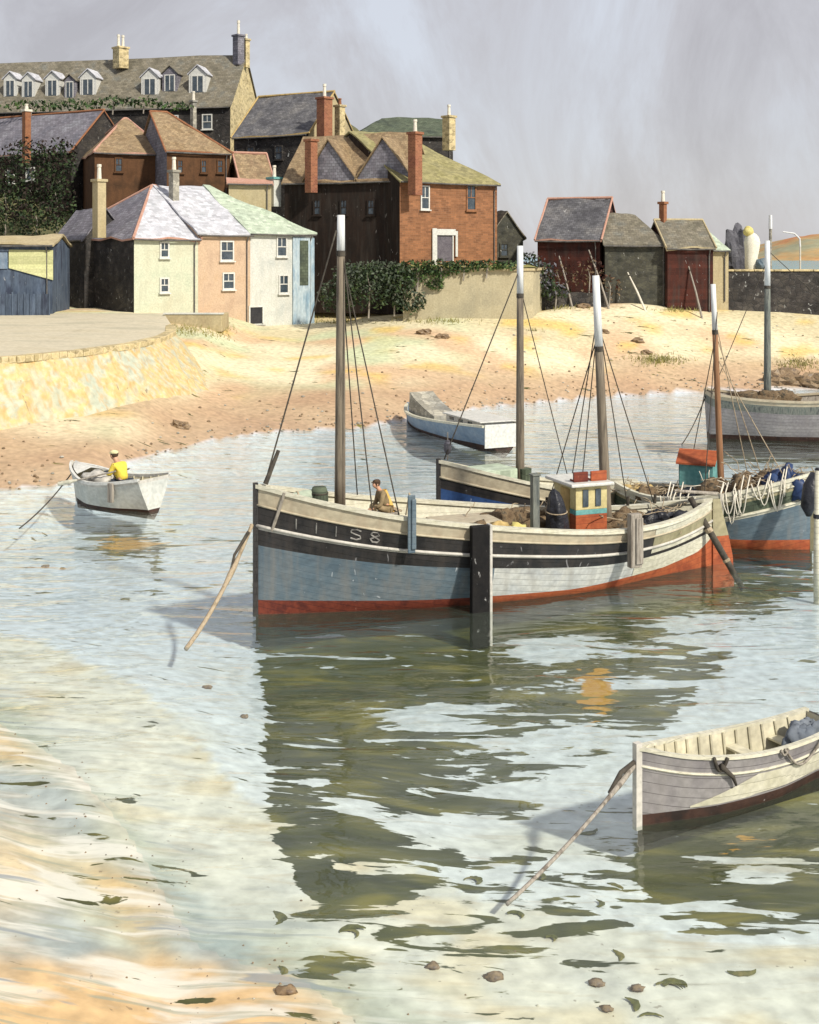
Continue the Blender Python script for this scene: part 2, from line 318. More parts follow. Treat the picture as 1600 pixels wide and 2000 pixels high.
WED = mk('seaweed', [(.06, .065, .02), (.12, .12, .035), (.18, .15, .05)], scale=4, rough=.45, bump=.6)
STN = mk('wet brown stone', [(.14, .09, .05), (.24, .17, .10), (.10, .07, .05)], scale=5, rough=.5, bump=.5)
STS = mk('statue limewash', [(0.663, 0.646, 0.544), (0.629, 0.612, 0.527)], scale=2)
LYE = mk('lichen yellow paint', [(0.496, 0.432, 0.144), (0.56, 0.496, 0.208)], scale=3)
GRB = mk('sea grey rock', [(0.078, 0.078, 0.096), (0.114, 0.114, 0.132), (0.054, 0.054, 0.066)], scale=.8, bump=.8)

# ------------------------------------------------------------ terrain
YS = [(-40, 44), (-16, 48.5), (-13.7, 49.5), (-12, 56.5), (-9.5, 62), (-7.2, 64), (-3, 65.5), (0, 69), (5, 75), (13, 80.3), (20, 83.3), (28, 85), (60, 88)]
YB = [(-40, 88), (-19, 88), (-14, 91), (-8, 96), (3, 93), (10, 94), (13, 97), (30, 100), (60, 104)]
ZB = [(-40, 5.3), (-19, 5.15), (-14, 4.7), (-11.5, 3.75), (-8, 3.8), (-2, 4.5), (3, 4.65), (10, 4.8), (13, 5.3), (18, 5.4), (24, 4.9), (34, 4.6), (60, 4.4)]
YF = [(-40, 34), (-14, 27.5), (-9, 25.2), (-6, 22.1), (-4.35, 19.4), (-3.4, 17.5), (-2.8, 16.4), (-1.3, 15.6), (-.5, 14.7), (1, 13.2), (4, 12), (9, 11.5), (40, 10)]
def ground(x, y):
    ys, yb, zb, yf = interp(YS, x), interp(YB, x), interp(ZB, x), interp(YF, x)
    n1 = nz3(x * .12, y * .12) * .5 + nz3(x * .35, y * .35, 3) * .25
    if y < yf:
        u = x * .61 - y * .79; v = x * .79 + y * .61
        h = min(.6, (yf - y) * .09) + (.17 * nz3(u * .10, v * .75, 31) + .05 * nz3(u * .3, v * 1.9, 5) - .02) * min(1, (yf - y) * .6)
        return h
    if y < ys:
        d = min(.95, .02 + (y - yf) * .055 + max(0, y - yf - 5) * .06, .03 + (ys - y) * .13)
        return -d * (1 + .25 * n1)
    t = (y - ys) / (yb - ys)
    if t < 1:
        return zb * (t ** .92) + n1 * .5 * min(1, t * 6) * (1 - t)
    h = zb
    r = x / y
    left = 1 - sstep(-.055, .05, r)
    d = y - yb
    hill = min(22, max(0, d - 6) * .44) * left
    far = sstep(10, 26, d) * (1 - left)
    h = zb + hill - far * (zb + 3) * (1 if r > .02 else .2)
    h += n1 * .6 * min(1, d / 6)
    if y > 175: h -= (y - 175) * 1.2 * left
    return h
def mixc(a, b, t): return tuple(a[i] + (b[i] - a[i]) * max(0, min(1, t)) for i in range(3))
REFLECTION_GAPS = [(1370, 1230, 110, 30, 1.3), (1085, 1270, 120, 26, 1.3), (850, 1405, 120, 26, 1.2), (1120, 1450, 150, 34, 1.4), (1230, 1335, 110, 20, .9), (1270, 1530, 240, 40, 1),
           (690, 1570, 60, 20, 1), (1000, 1545, 100, 20, 1), (620, 1530, 26, 14, 1), (900, 1620, 150, 30, 1.2), (1560, 1260, 120, 60, 1.4), (1420, 1360, 90, 50, .8)]  # bright breaks left in the painted reflection
def painted_reflection(px, py):
    # density of the boats' dark reflections, painted into the bed colour
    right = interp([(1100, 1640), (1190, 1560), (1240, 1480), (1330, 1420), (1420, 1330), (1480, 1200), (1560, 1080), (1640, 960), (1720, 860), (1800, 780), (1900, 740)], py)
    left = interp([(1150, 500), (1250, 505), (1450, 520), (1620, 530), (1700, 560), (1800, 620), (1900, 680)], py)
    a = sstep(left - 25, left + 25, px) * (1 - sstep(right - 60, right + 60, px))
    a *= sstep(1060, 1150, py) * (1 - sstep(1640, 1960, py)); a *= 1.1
    for cx, cy, rx, ry, k in REFLECTION_GAPS:
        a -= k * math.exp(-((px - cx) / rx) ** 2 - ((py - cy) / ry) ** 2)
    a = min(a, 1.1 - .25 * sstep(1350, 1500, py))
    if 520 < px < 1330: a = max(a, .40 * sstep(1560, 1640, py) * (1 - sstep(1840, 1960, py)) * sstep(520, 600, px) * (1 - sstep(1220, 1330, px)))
    # second painted reflection beneath the near dinghy
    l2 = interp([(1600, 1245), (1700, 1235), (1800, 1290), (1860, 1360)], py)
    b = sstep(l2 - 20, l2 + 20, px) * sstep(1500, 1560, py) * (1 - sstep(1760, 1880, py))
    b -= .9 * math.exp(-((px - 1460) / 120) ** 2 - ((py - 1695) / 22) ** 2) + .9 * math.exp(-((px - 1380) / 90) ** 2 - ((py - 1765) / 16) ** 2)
    c = .95 * math.exp(-((px - 950) / 90) ** 2 - ((py - 895 - (px - 950) * .22) / 26) ** 2)   # painted reflection beside the blue boat
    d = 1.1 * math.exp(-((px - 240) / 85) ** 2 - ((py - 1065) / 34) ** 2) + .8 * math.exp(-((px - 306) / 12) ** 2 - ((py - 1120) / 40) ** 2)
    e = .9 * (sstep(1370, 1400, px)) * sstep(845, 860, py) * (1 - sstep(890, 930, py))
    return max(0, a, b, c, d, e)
def gcolor(x, y, z):
    n1 = nz3(x * .10 + 7, y * .16) ; n2 = nz3(x * .3, y * .42, 9); n3 = nz3(x * .9, y * .9, 4)
    ys, yb, yf = interp(YS, x), interp(YB, x), interp(YF, x)
    if y < yf + 5:      # foreground bank: streaks run along the waterline
        u = x * .61 - y * .79; v = x * .79 + y * .61
        s1 = nz3(u * .16, v * .95, 2); s2 = nz3(u * .4 + 5, v * 2.1, 8); s3 = nz3(u * .22 + 11, v * .7, 14)
        c = mixc((.34, .37, .28), (.47, .49, .39), .5 + s2 * 1.6)
        c = mixc(c, (.54, .42, .22), sstep(.12, .42, s1))
        c = mixc(c, (.32, .38, .39), sstep(.0, .35, s3) * .85)
        px = 800 + F * x / y; py = HZ + F * (CAMZ - z) / y
        c = mixc(c, (.62, .43, .22), sstep(1830, 1930, py + nz3(x*2, y*2) * 40 - max(0, px - 300) * .12) * (1 - sstep(500, 760, px)))
        c = mixc(c, (.64, .52, .32), .9 * math.exp(-((px - 20) / 90) ** 2 - ((py - 1700) / 90) ** 2))
        c = mixc(c, (.60, .42, .17), .8 * math.exp(-((px - 240 - (py - 1740) * 1.2) / 60) ** 2 - ((py - 1740) / 60) ** 2))
        c2 = mixc((.60, .60, .54), (.70, .68, .58), .5 + n3)
        c2 = mixc(c2, (.66, .56, .36), sstep(.1, .4, nz3(x * .7, y * 1.1, 21)) * .6)
        return mixc(c, c2, sstep(-.6, 1.6, y - yf + s1 * 1.5) )
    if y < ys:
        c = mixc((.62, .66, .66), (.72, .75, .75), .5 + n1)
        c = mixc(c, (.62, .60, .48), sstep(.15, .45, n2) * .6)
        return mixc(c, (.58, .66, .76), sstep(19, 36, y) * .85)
    t = (y - ys) / (yb - ys)
    if t < 1.15:
        c = mixc((.54, .48, .31), (.65, .59, .41), .5 + n1 * 1.8)
        c = mixc(c, (.54, .36, .22), sstep(.0, .35, nz3(x * .16 + 3, y * .2, 5)) * .8)
        c = mixc(c, (.60, .42, .10), sstep(.2, .42, n2) * .7)
        c = mixc(c, (.46, .53, .34), sstep(.05, .32, nz3(x * .2, y * .25, 13)) * .75 * (1 - sstep(2, 6, x)))
        wet = mixc((.40, .27, .17), (.45, .33, .21), .5 + n2)
        return mixc(wet, c, sstep(.12, .5, t + n1 * .25))
    c = mixc((.07, .08, .035), (.14, .13, .06), .5 + n2)
    return mixc(mixc((.55, .46, .26), c, sstep(6, 9, z)), c, 0)
def build_terrain():
    rows = []; y = 5.0
    while y < 215: rows.append(y); y *= 1.0115
    nc = 230
    me = bpy.data.meshes.new('ground'); vs = []; cl = []; wd = []; wt = []; kp = []; fo = []
    for y in rows:
        for j in range(nc):
            x = (j / (nc - 1) - .5) * 1.05 * (y + 14)
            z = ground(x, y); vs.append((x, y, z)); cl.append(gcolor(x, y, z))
            px = 800 + F * x / y; py = HZ + F * (CAMZ - z) / y
            kp.append(1.0 * math.exp(-((px - 1165) / 45) ** 2 - ((py - 1350) / 65) ** 2) + 1.1 * math.exp(-((px - 255) / 70) ** 2 - ((py - 1062) / 16) ** 2) + .5 * math.exp(-((px - 1450) / 80) ** 2 - ((py - 1650) / 30) ** 2)); fo.append(1 - sstep(-1, 3.5, y - interp(YF, x)) if px < 1100 else 0)
            wd.append(painted_reflection(px, py) if z < 0.02 else 0); wt.append(1 - sstep(.15, .9, z) if y > 30 else 1 - sstep(.2, .7, z) * .4)
    fs = [(i*nc + j, i*nc + j + 1, (i+1)*nc + j + 1, (i+1)*nc + j) for i in range(len(rows) - 1) for j in range(nc - 1)]
    me.from_pydata(vs, [], fs); me.polygons.foreach_set('use_smooth', [True] * len(fs))
    a = me.color_attributes.new('base', 'FLOAT_COLOR', 'POINT'); a.data.foreach_set('color', [q for c in cl for q in (*c, 1)])
    for nm, dat in (('painted_reflection', wd), ('wet', wt), ('warm_reflection', kp), ('fore', fo)):
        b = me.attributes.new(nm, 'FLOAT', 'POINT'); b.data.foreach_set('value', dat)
    m = bpy.data.materials.new('sand mud and painted reflection'); m.use_nodes = True; t = m.node_tree; n = t.nodes; l = t.links; bs = n['Principled BSDF']
    def nodem(ty, **k):
        q = n.new(ty)
        for a_, b_ in k.items(): setattr(q, a_, b_)
        return q
    co = nodem('ShaderNodeTexCoord')
    def nzn(scale, st=(1, 1, 1), det=7, dist=0.0, rz=0.0):
        p = nodem('ShaderNodeMapping'); p.inputs['Scale'].default_value = st; p.inputs['Rotation'].default_value = (0, 0, rz); l.new(co.outputs['Object'], p.inputs[0])
        q = nodem('ShaderNodeTexNoise'); q.inputs['Scale'].default_value = scale; q.inputs['Detail'].default_value = det; q.inputs['Distortion'].default_value = dist
        l.new(p.outputs[0], q.inputs['Vector']); return q.outputs['Fac']
    def rng(s_, a0, a1, b0, b1):
        q = nodem('ShaderNodeMapRange'); 
        for k, v_ in zip((1, 2, 3, 4), (a0, a1, b0, b1)): q.inputs[k].default_value = v_
        l.new(s_, q.inputs[0]); return q.outputs[0]
    def mix(f, A, B):
        q = nodem('ShaderNodeMix', data_type='RGBA'); l.new(f, q.inputs['Factor'])
        for k, s_ in ((6, A), (7, B)):
            if isinstance(s_, tuple): q.inputs[k].default_value = (*s_, 1)
            else: l.new(s_, q.inputs[k])
        return q.outputs[2]
    va = nodem('ShaderNodeAttribute', attribute_name='base'); wa = nodem('ShaderNodeAttribute', attribute_name='painted_reflection'); wt_ = nodem('ShaderNodeAttribute', attribute_name='wet')
    f1 = nzn(3.2, det=9); hs = nodem('ShaderNodeHueSaturation'); l.new(va.outputs['Color'], hs.inputs['Color']); l.new(rng(f1, .3, .7, .78, 1.18), hs.inputs['Value'])
    st = nzn(1.3, (.5, 2.2, 1), 8, 1.2)
    cur = mix(rng(st, .55, .72, 0, .35), hs.outputs[0], (.42, .30, .16))
    pb = nzn(7, (1, 1, 1), 3); cur = mix(rng(pb, .70, .73, 0, .55), cur, (.16, .12, .08))
    # olive boat reflection in the bed colour: ragged edge from two stretched noises
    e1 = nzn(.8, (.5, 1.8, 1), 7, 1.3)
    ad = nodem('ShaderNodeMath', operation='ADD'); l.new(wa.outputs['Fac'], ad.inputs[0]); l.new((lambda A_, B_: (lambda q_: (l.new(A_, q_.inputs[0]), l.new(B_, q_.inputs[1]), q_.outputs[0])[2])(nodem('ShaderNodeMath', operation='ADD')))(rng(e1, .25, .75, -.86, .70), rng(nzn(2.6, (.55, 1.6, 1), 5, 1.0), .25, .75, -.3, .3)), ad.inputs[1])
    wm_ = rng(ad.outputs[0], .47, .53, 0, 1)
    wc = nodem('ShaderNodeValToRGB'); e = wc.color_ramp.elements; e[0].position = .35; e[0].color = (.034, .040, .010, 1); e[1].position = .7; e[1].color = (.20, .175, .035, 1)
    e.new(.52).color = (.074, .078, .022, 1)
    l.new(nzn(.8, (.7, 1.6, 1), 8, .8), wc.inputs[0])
    fa = nodem('ShaderNodeAttribute', attribute_name='fore')
    def gate(sock):
        q = nodem('ShaderNodeMath', operation='MULTIPLY'); l.new(sock, q.inputs[0]); l.new(fa.outputs['Fac'], q.inputs[1]); return q.outputs[0]
    sa = nzn(1.0, (.35, 2.2, 1), 9, .8, R(52)); sb_ = nzn(1.7, (.3, 2.4, 1), 9, 1.0, R(56)); sc_ = nzn(.8, (.3, 2.6, 1), 10, .6, R(48))
    cur = mix(gate(rng(sa, .50, .62, 0, .75)), cur, (.70, .70, .63)); cur = mix(gate(rng(sb_, .56, .66, 0, .7)), cur, (.30, .32, .24)); cur = mix(gate(rng(sc_, .60, .64, 0, .8)), cur, (.24, .27, .29))
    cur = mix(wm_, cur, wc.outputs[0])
    ka = nodem('ShaderNodeAttribute', attribute_name='warm_reflection'); kd = nodem('ShaderNodeMath', operation='ADD'); l.new(ka.outputs['Fac'], kd.inputs[0]); l.new(rng(nzn(1.1, (.6, 1.9, 1), 4, 1.8), .25, .75, -.5, .5), kd.inputs[1])
    cur = mix(rng(kd.outputs[0], .6, .68, 0, 1), cur, (.50, .26, .03))  # orange reflections below the boats, put into the bed colour
    l.new(cur, bs.inputs['Base Color'])
    l.new(rng(wt_.outputs['Fac'], 0, 1, .92, .42), bs.inputs['Roughness']); bs.inputs['Specular IOR Level'].default_value = .35
    bp = nodem('ShaderNodeBump'); bp.inputs['Strength'].default_value = .5; bp.inputs['Distance'].default_value = .05
    l.new(nzn(1.3, (1, 1.2, 1), 12, .5), bp.inputs['Height']); l.new(bp.outputs[0], bs.inputs['Normal'])
    me.materials.append(m)
    o = bpy.data.objects.new('ground', me); col.objects.link(o); tag(o, kind='structure')
build_terrain()

def water_material(name, body, open_, bumps):
    m = bpy.data.materials.new(name); m.use_nodes = True; t = m.node_tree; n = t.nodes; l = t.links
    n.remove(n['Principled BSDF']); out = n['Material Output']
    tr = n.new('ShaderNodeBsdfTransparent'); tr.inputs[0].default_value = (.93, .97, .96, 1)
    df = n.new('ShaderNodeBsdfDiffuse'); df.inputs[0].default_value = (*body, 1)
    gl = n.new('ShaderNodeBsdfGlossy'); gl.inputs['Roughness'].default_value = .04; gl.inputs['Color'].default_value = (1, 1, 1, 1)
    fr = n.new('ShaderNodeFresnel'); fr.inputs[0].default_value = 1.42
    m1 = n.new('ShaderNodeMixShader'); m2 = n.new('ShaderNodeMixShader')
    if open_: m1.inputs[0].default_value = 1
    else:
        at = n.new('ShaderNodeAttribute'); at.attribute_name = 'opac'; l.new(at.outputs['Fac'], m1.inputs[0])
    l.new(tr.outputs[0], m1.inputs[1]); l.new(df.outputs[0], m1.inputs[2])
    co = n.new('ShaderNodeTexCoord'); prev = None
    for sc_, st, dist, strg in bumps:
        p = n.new('ShaderNodeMapping'); p.inputs['Scale'].default_value = st; p.inputs['Rotation'].default_value = (0, 0, R(-12)); l.new(co.outputs['Object'], p.inputs[0])
        q = n.new('ShaderNodeTexNoise'); q.inputs['Scale'].default_value = sc_; q.inputs['Detail'].default_value = 3; q.inputs['Distortion'].default_value = .7; l.new(p.outputs[0], q.inputs['Vector'])
        b = n.new('ShaderNodeBump'); b.inputs['Distance'].default_value = dist; b.inputs['Strength'].default_value = strg; l.new(q.outputs['Fac'], b.inputs['Height'])
        if prev: l.new(prev.outputs[0], b.inputs['Normal'])
        prev = b
    l.new(prev.outputs[0], gl.inputs['Normal']); l.new(prev.outputs[0], fr.inputs['Normal'])
    # from below the sheet only transmits (no false total reflection, light reaches the bed)
    ge = n.new('ShaderNodeNewGeometry'); iv = n.new('ShaderNodeMath'); iv.operation = 'SUBTRACT'; iv.inputs[0].default_value = 1; l.new(ge.outputs['Backfacing'], iv.inputs[1])
    mu = n.new('ShaderNodeMath'); mu.operation = 'MULTIPLY'; l.new(iv.outputs[0], mu.inputs[0]); l.new(fr.outputs[0], mu.inputs[1])
    l.new(mu.outputs[0], m2.inputs[0]); l.new(m1.outputs[0], m2.inputs[1]); l.new(gl.outputs[0], m2.inputs[2]); l.new(m2.outputs[0], out.inputs[0])
    return m
def build_water():
    rows = [4 + i * 1.0 for i in range(103)]; nc = 91
    vs = []; op = []
    for y in rows:
        for j in range(nc):
            x = (j - 45) * 1.4; vs.append((x, y, 0)); d = max(0, -ground(x, y)); op.append(1 - math.exp(-.13 * d) if y < 100 else .9)
    fs = [(i*nc + j, i*nc + j + 1, (i+1)*nc + j + 1, (i+1)*nc + j) for i in range(len(rows) - 1) for j in range(nc - 1)]
    me = bpy.data.meshes.new('harbour_water'); me.from_pydata(vs, [], fs)
    a = me.attributes.new('opac', 'FLOAT', 'POINT'); a.data.foreach_set('value', op)
    me.materials.append(water_material('harbour water', (.20, .24, .19), False, [(.5, (.6, 1.7, 1), .26, .5), (1.6, (.55, 1.6, 1), .05, .4)]))
    o = bpy.data.objects.new('harbour_water', me); col.objects.link(o); tag(o, kind='structure')
    b = MB(); b.face([(-6000, 106, 0), (6000, 106, 0), (6000, 9000, 0), (-6000, 9000, 0)])
    for s in (-1, 1): b.face([(63 * s, 4, 0), (6000 * s, 4, 0), (6000 * s, 106, 0), (63 * s, 106, 0)] if s > 0 else [(-6000, 4, 0), (-63, 4, 0), (-63, 106, 0), (-6000, 106, 0)])
    o = b.build('sea', water_material('open sea', (.13, .30, .36), True, [(.12, (.5, 1.5, 1), 2.2, 1.0)])); tag(o, kind='structure')
build_water()
# far headland across the bay
hb = MB(); rws = []
for i in range(90):
    X = 690 + i * 16.0
    top = max(1.0, (58 + 22 * nz3(X * .006, 1) + 8 * nz3(X * .03, 2)) * sstep(690, 900, X))
    rws.append([(X, 2500 + 30 * nz3(X * .01, 4), -3), (X, 2530, top * .35), (X, 2600, top * .8), (X, 2700, top), (X, 3000, top * .7), (X, 3300, -3)])
HL = mk('autumn headland', [(.40, .17, .07), (.36, .24, .11), (.26, .26, .17)], scale=.006, stretch=(1, 1, 4), bscale=.04, bdist=2)
tag(hb.grid(rws).build('headland', HL, smooth=True), kind='structure')

# ------------------------------------------------------------ houses
class House:
    def __init__(s, name, label, kpx, kY, zb, ze, zr, a, lpx=None, rpx=None, Lu=None, Lv=None, ridge='u', i0=0, i1=0,
                 front=None, side=None, roof=None, roof2=None, over=.25, group=None, cat='house', tiles=None, K=None):
        a = R(a); s.c, s.s = math.cos(a), math.sin(a); s.zb, s.ze, s.zr = zb, ze, zr
        s.K = K if K else Vector(((kpx - 800) / F * kY, kY, 0)); s.kx, s.kY = s.K.x, s.K.y
        s.L = Lu or s.u_at(rpx); s.W = Lv or s.v_at(lpx)
        s.o = thing(name, (s.kx, s.kY, zb), label, cat, group, a)
        s.ridge = ridge; L, W = s.L, s.W; zt = ze - zb; zp = zr - zb
        b = MB(); dz = -2.5
        b.face([(0, 0, dz), (L, 0, dz), (L, 0, zt), (L/2, 0, zp), (0, 0, zt)] if ridge == 'v' and i0 == 0 else [(0, 0, dz), (L, 0, dz), (L, 0, zt), (0, 0, zt)], 0)
        b.face([(L, W, dz), (0, W, dz), (0, W, zt), (L/2, W, zp), (L, W, zt)] if ridge == 'v' and i1 == 0 else [(L, W, dz), (0, W, dz), (0, W, zt), (L, W, zt)], 1)
        b.face([(0, W, dz), (0, 0, dz), (0, 0, zt), (0, W/2, zp), (0, W, zt)] if ridge == 'u' and i0 == 0 else [(0, W, dz), (0, 0, dz), (0, 0, zt), (0, W, zt)], 1)
        b.face([(L, 0, dz), (L, W, dz), (L, W, zt), (L, W/2, zp), (L, 0, zt)] if ridge == 'u' and i1 == 0 else [(L, 0, dz), (L, W, dz), (L, W, zt), (L, 0, zt)], 0)
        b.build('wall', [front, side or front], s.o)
        # roof shell
        A, B = (L, W) if ridge == 'u' else (W, L)           # A along the ridge
        rise = zp - zt; k = rise / (B / 2)
        g = .18
        o0 = over * i0 / (B / 2) if i0 else g; o1 = over * i1 / (B / 2) if i1 else g
        ze_ = zt - k * over + .06; zq = zp + .06
        pts = [(-o0, -over, ze_), (A + o1, -over, ze_), (A + o1, B + over, ze_), (-o0, B + over, ze_),
               (i0 if i0 else -g, B/2, zq), (A - i1 if i1 else A + g, B/2, zq)]
        if ridge == 'v': pts = [(y, x, z) for x, y, z in pts]
        T = .14
        top = [Vector(p) + Vector((0, 0, T)) for p in pts]; bot = [Vector(p) for p in pts]
        slopes = [((0, 1, 5, 4), 0), ((2, 3, 4, 5), 0)]
        if i0: slopes.append(((3, 0, 4), 1))
        if i1: slopes.append(((1, 2, 5), 1))
        rb = MB(); fl = ridge == 'v'
        for idx, mi in slopes:
            tp = [top[i] for i in idx]; bt = [bot[i] for i in idx][::-1]
            if fl: tp.reverse(); bt.reverse()
            rb.face(tp, mi); rb.face(bt, mi)
        edges = [(0, 1), (2, 3)] + ([(3, 0)] if i0 else [(3, 4), (4, 0)]) + ([(1, 2)] if i1 else [(1, 5), (5, 2)])
        for i, j in edges: rb.face([bot[i], bot[j], top[j], top[i]] if not fl else [bot[j], bot[i], top[i], top[j]], 2)
        s.roof = rb.build('roof', [roof, roof2 or roof, tiles or roof], s.o)
        wobble(s.roof, .14)
        gb = MB(); ov = over + .05
        if ridge == 'u':
            gb.tube([(-.1, -ov, ze_ + .02), (L * .5, -ov, ze_ - .02), (L + .1, -ov, ze_ + .01)], .07, 6); gb.build('gutter', GTR, s.o)
            pb_ = MB(); pb_.tube([(L - .35, -ov, ze_), (L - .35, -.08, ze_ - .5), (L - .35, -.08, -1.5)], .05, 6); pb_.build('downpipe', GTR, s.o)
        else:
            gb.tube([(-ov, .1, ze_ + .02), (-ov, W * .5, ze_ - .03), (-ov, W, ze_ + .01)], .07, 6); gb.build('gutter', GTR, s.o)
        if tiles:
            tb = MB(); tb.tube([top[4], top[5]], .13, 6)
            if i0: tb.tube([top[0], top[4]], .11, 6); tb.tube([top[3], top[4]], .11, 6)
            if i1: tb.tube([top[1], top[5]], .11, 6); tb.tube([top[2], top[5]], .11, 6)
            if not i0: tb.tube([top[0], top[4]], .09, 6)
            if not i1: tb.tube([top[1], top[5]], .09, 6)
            tb.build('ridge_tiles', tiles, s.roof)
        s.top = top
    def u_at(s, px): r = (px - 800) / F; return (r * s.kY - s.kx) / (s.c - r * s.s)
    def v_at(s, px): r = (px - 800) / F; return (r * s.kY - s.kx) / (-s.s - r * s.c)
    def slab(s, face, a0, a1, z0, z1, d0, d1, b, m=0):
        if face == 'u': b.box(a0, a1, -d1, -d0, z0, z1, m)
        else: b.box(-d1, -d0, a0, a1, z0, z1, m)
    def win(s, px, py, w_, h_, face='u', frame=None, pane=None, door=False, kind=None, mull=True):
        f = s.u_at if face == 'u' else s.v_at
        a0, a1 = sorted((f(px - w_/2), f(px + w_/2))); am = (a0 + a1) / 2
        Y = s.kY + (am * s.s if face == 'u' else am * s.c)
        z0 = CAMZ - (py + h_/2 - HZ) * Y / F - s.zb; z1 = CAMZ - (py - h_/2 - HZ) * Y / F - s.zb
        frame = frame or FRM; pane = pane or GLS; fw = .11
        b = MB()
        for q in ((a0 - fw, a0, z0 - (0 if door else fw), z1 + fw), (a1, a1 + fw, z0 - (0 if door else fw), z1 + fw), (a0, a1, z1, z1 + fw)) + (() if door else ((a0, a1, z0 - fw, z0),)):
            s.slab(face, q[0], q[1], q[2], q[3], -.02, .09, b)
        if mull and not door:
            s.slab(face, a0, a1, (z0 + z1)/2 - .035, (z0 + z1)/2 + .035, -.02, .06, b)
            s.slab(face, am - .03, am + .03, (z0 + z1)/2 + .035, z1, -.02, .05, b)
        o = b.build('door' if door else 'window', frame, s.o)
        p = MB(); s.slab(face, a0, a1, z0, z1, -.02, .015, p); p.build('door_leaf' if door else 'pane', pane, o)
        q = MB(); s.slab(face, a0 - .2, a1 + .2, z0 - fw - .09, z0 - fw, -.02, .2, q); q.build('step' if door else 'sill', frame if not door else PTC, o)
        return o
def wobble(o, amp, cuts=7, f=.45):
    import bmesh
    bm = bmesh.new(); bm.from_mesh(o.data)
    bmesh.ops.remove_doubles(bm, verts=bm.verts, dist=.0005)
    bmesh.ops.triangulate(bm, faces=[f_ for f_ in bm.faces if len(f_.verts) > 4])
    bmesh.ops.subdivide_edges(bm, edges=[e for e in bm.edges if e.calc_length() > 1.0], cuts=cuts, use_grid_fill=True)
    ox, oy = o.parent.location.x, o.parent.location.y
    for v in bm.verts:
        v.co.z += amp * noise.noise(Vector((v.co.x * f + ox, v.co.y * f + oy, 0))) * 1.6 + amp * .4 * noise.noise(Vector((v.co.x * 1.7 + ox, v.co.y * 1.7, 3)))
    bm.to_mesh(o.data); bm.free()
def chimney(h, px, py0, py1, wpx, Y, mat, pots=1, potm=None, pot_h=.9, cap=None, dpt=None, parent=None, yaw=.8, side=None, sink=1.2):
    x = (px - 800) / F * Y; W = wpx * Y / F * .72; dpt = W * 1.05; z1 = CAMZ - (py0 - HZ) * Y / F; z0 = CAMZ - (py1 - HZ) * Y / F
    M = Matrix.Translation((x, Y, 0)) @ Matrix.Rotation(yaw, 4, 'Z')
    b = MB(); b.box(-W/2, W/2, -dpt/2, dpt/2, z0 - sink, z1 - .2, 0, M); b.box(-W/2 - .1, W/2 + .1, -dpt/2 - .1, dpt/2 + .1, z1 - .2, z1, 1, M)
    o = b.build('chimney', [mat, cap or mat], h.o, world=True, bevel=.015)
    for k in range(pots):
        q = MB(); dx = (k - (pots - 1)/2) * .55
        c = M @ Vector((dx, 0, 0))
        q.tube([(c.x, c.y, z1), (c.x, c.y, z1 + pot_h * .8), (c.x, c.y, z1 + pot_h * .82), (c.x, c.y, z1 + pot_h)], [.17, .13, .17, .16], 10)
        q.build('chimney_pot', potm or POT, o, world=True)
    return o
def dormer(h, v, zt, w_, hgt, mat_w, mat_r, depth=2.2, u0=None, face_m=None):
    zl = zt - (h.zb); slope = (h.zr - h.ze) / (h.L / 2)
    u = (zl - (h.ze - h.zb)) / slope if u0 is None else u0
    b = MB(); b.box(u, u + depth, v - w_/2, v + w_/2, zl - .3, zl + hgt, 0)
    b.prism([(u, v - w_/2, zl + hgt), (u, v + w_/2, zl + hgt), (u, v, zl + hgt + w_*.45)], [(u + depth, v - w_/2, zl + hgt), (u + depth, v + w_/2, zl + hgt), (u + depth, v, zl + hgt + w_*.45)], 0)
    o = b.build('dormer', [mat_w], h.o)
    r = MB()
    for sg in (-1, 1):
        a = Vector((u - .15, v + sg * (w_/2 + .15), zl + hgt - .06)); c = Vector((u - .15, v, zl + hgt + w_*.45 + .08)); d = Vector((depth + .2, 0, 0))
        up = Vector((0, 0, .1)); r.prism([a, c, c + up, a + up][::sg], [a + d, c + d, c + up + d, a + up + d][::sg])
    r.build('dormer_roof', mat_r, o)
    p = MB(); p.box(u - .03, u, v - w_*.3, v + w_*.3, zl + .15, zl + hgt * .9); p.build('pane', GLS, o)
    f = MB()
    for a0, a1, z0, z1 in ((-.36, -.3, .09, .95), (.3, .36, .09, .95), (-.3, .3, .9, .95), (-.025, .025, .15, .9)):
        f.box(u - .06, u, v + a0 * w_, v + a1 * w_, zl + z0 * hgt, zl + z1 * hgt)
    f.build('frame', FRM, o)
    return o

# A: long slated terrace on the hilltop
YA = 125.0
hA = House('terraced_house', 'long slate-roofed terrace on the hilltop with white dormers and a tall cream gable end', 450, YA, 20.0, CAMZ + 295*YA/F, CAMZ + 403*YA/F, 79, Lv=42, Lu=9.5, ridge='v', front=CRS, side=DST, roof=SLG, over=.3, cat='house')
for px, zy, wd in ((8, 188, 1.5), (45, 190, 1.5), (92, 188, 1.6), (162, 186, 1.8), (285, 186, 1.9), (322, 178, 1.6), (378, 180, 1.9), (128, 192, 1.2)):
    v = hA.v_at(px); Yv = hA.kY + v * hA.c
    dormer(hA, v, CAMZ + (HZ - zy) * Yv / F, wd, 2.0, WWH if px not in (322, 128) else SLV, WRF if px not in (322, 128) else SLG, 2.6)
chimney(hA, 236, 92, 112, 30, YA + 6, CRS, 2, pot_h=1.3)
chimney(hA, 466, 68, 105, 22, YA + 4, SLV, 1, pot_h=1.5, side=CRS)
chimney(hA, 481, 76, 110, 14, YA + 4.5, CRS, 1, pot_h=.5)
hA.win(405, 238, 16, 26, 'v'); hA.win(340, 238, 14, 22, 'v')
chimney(hA, 378, 196, 262, 12, YA - 3, PTC, 1, pot_h=.9)

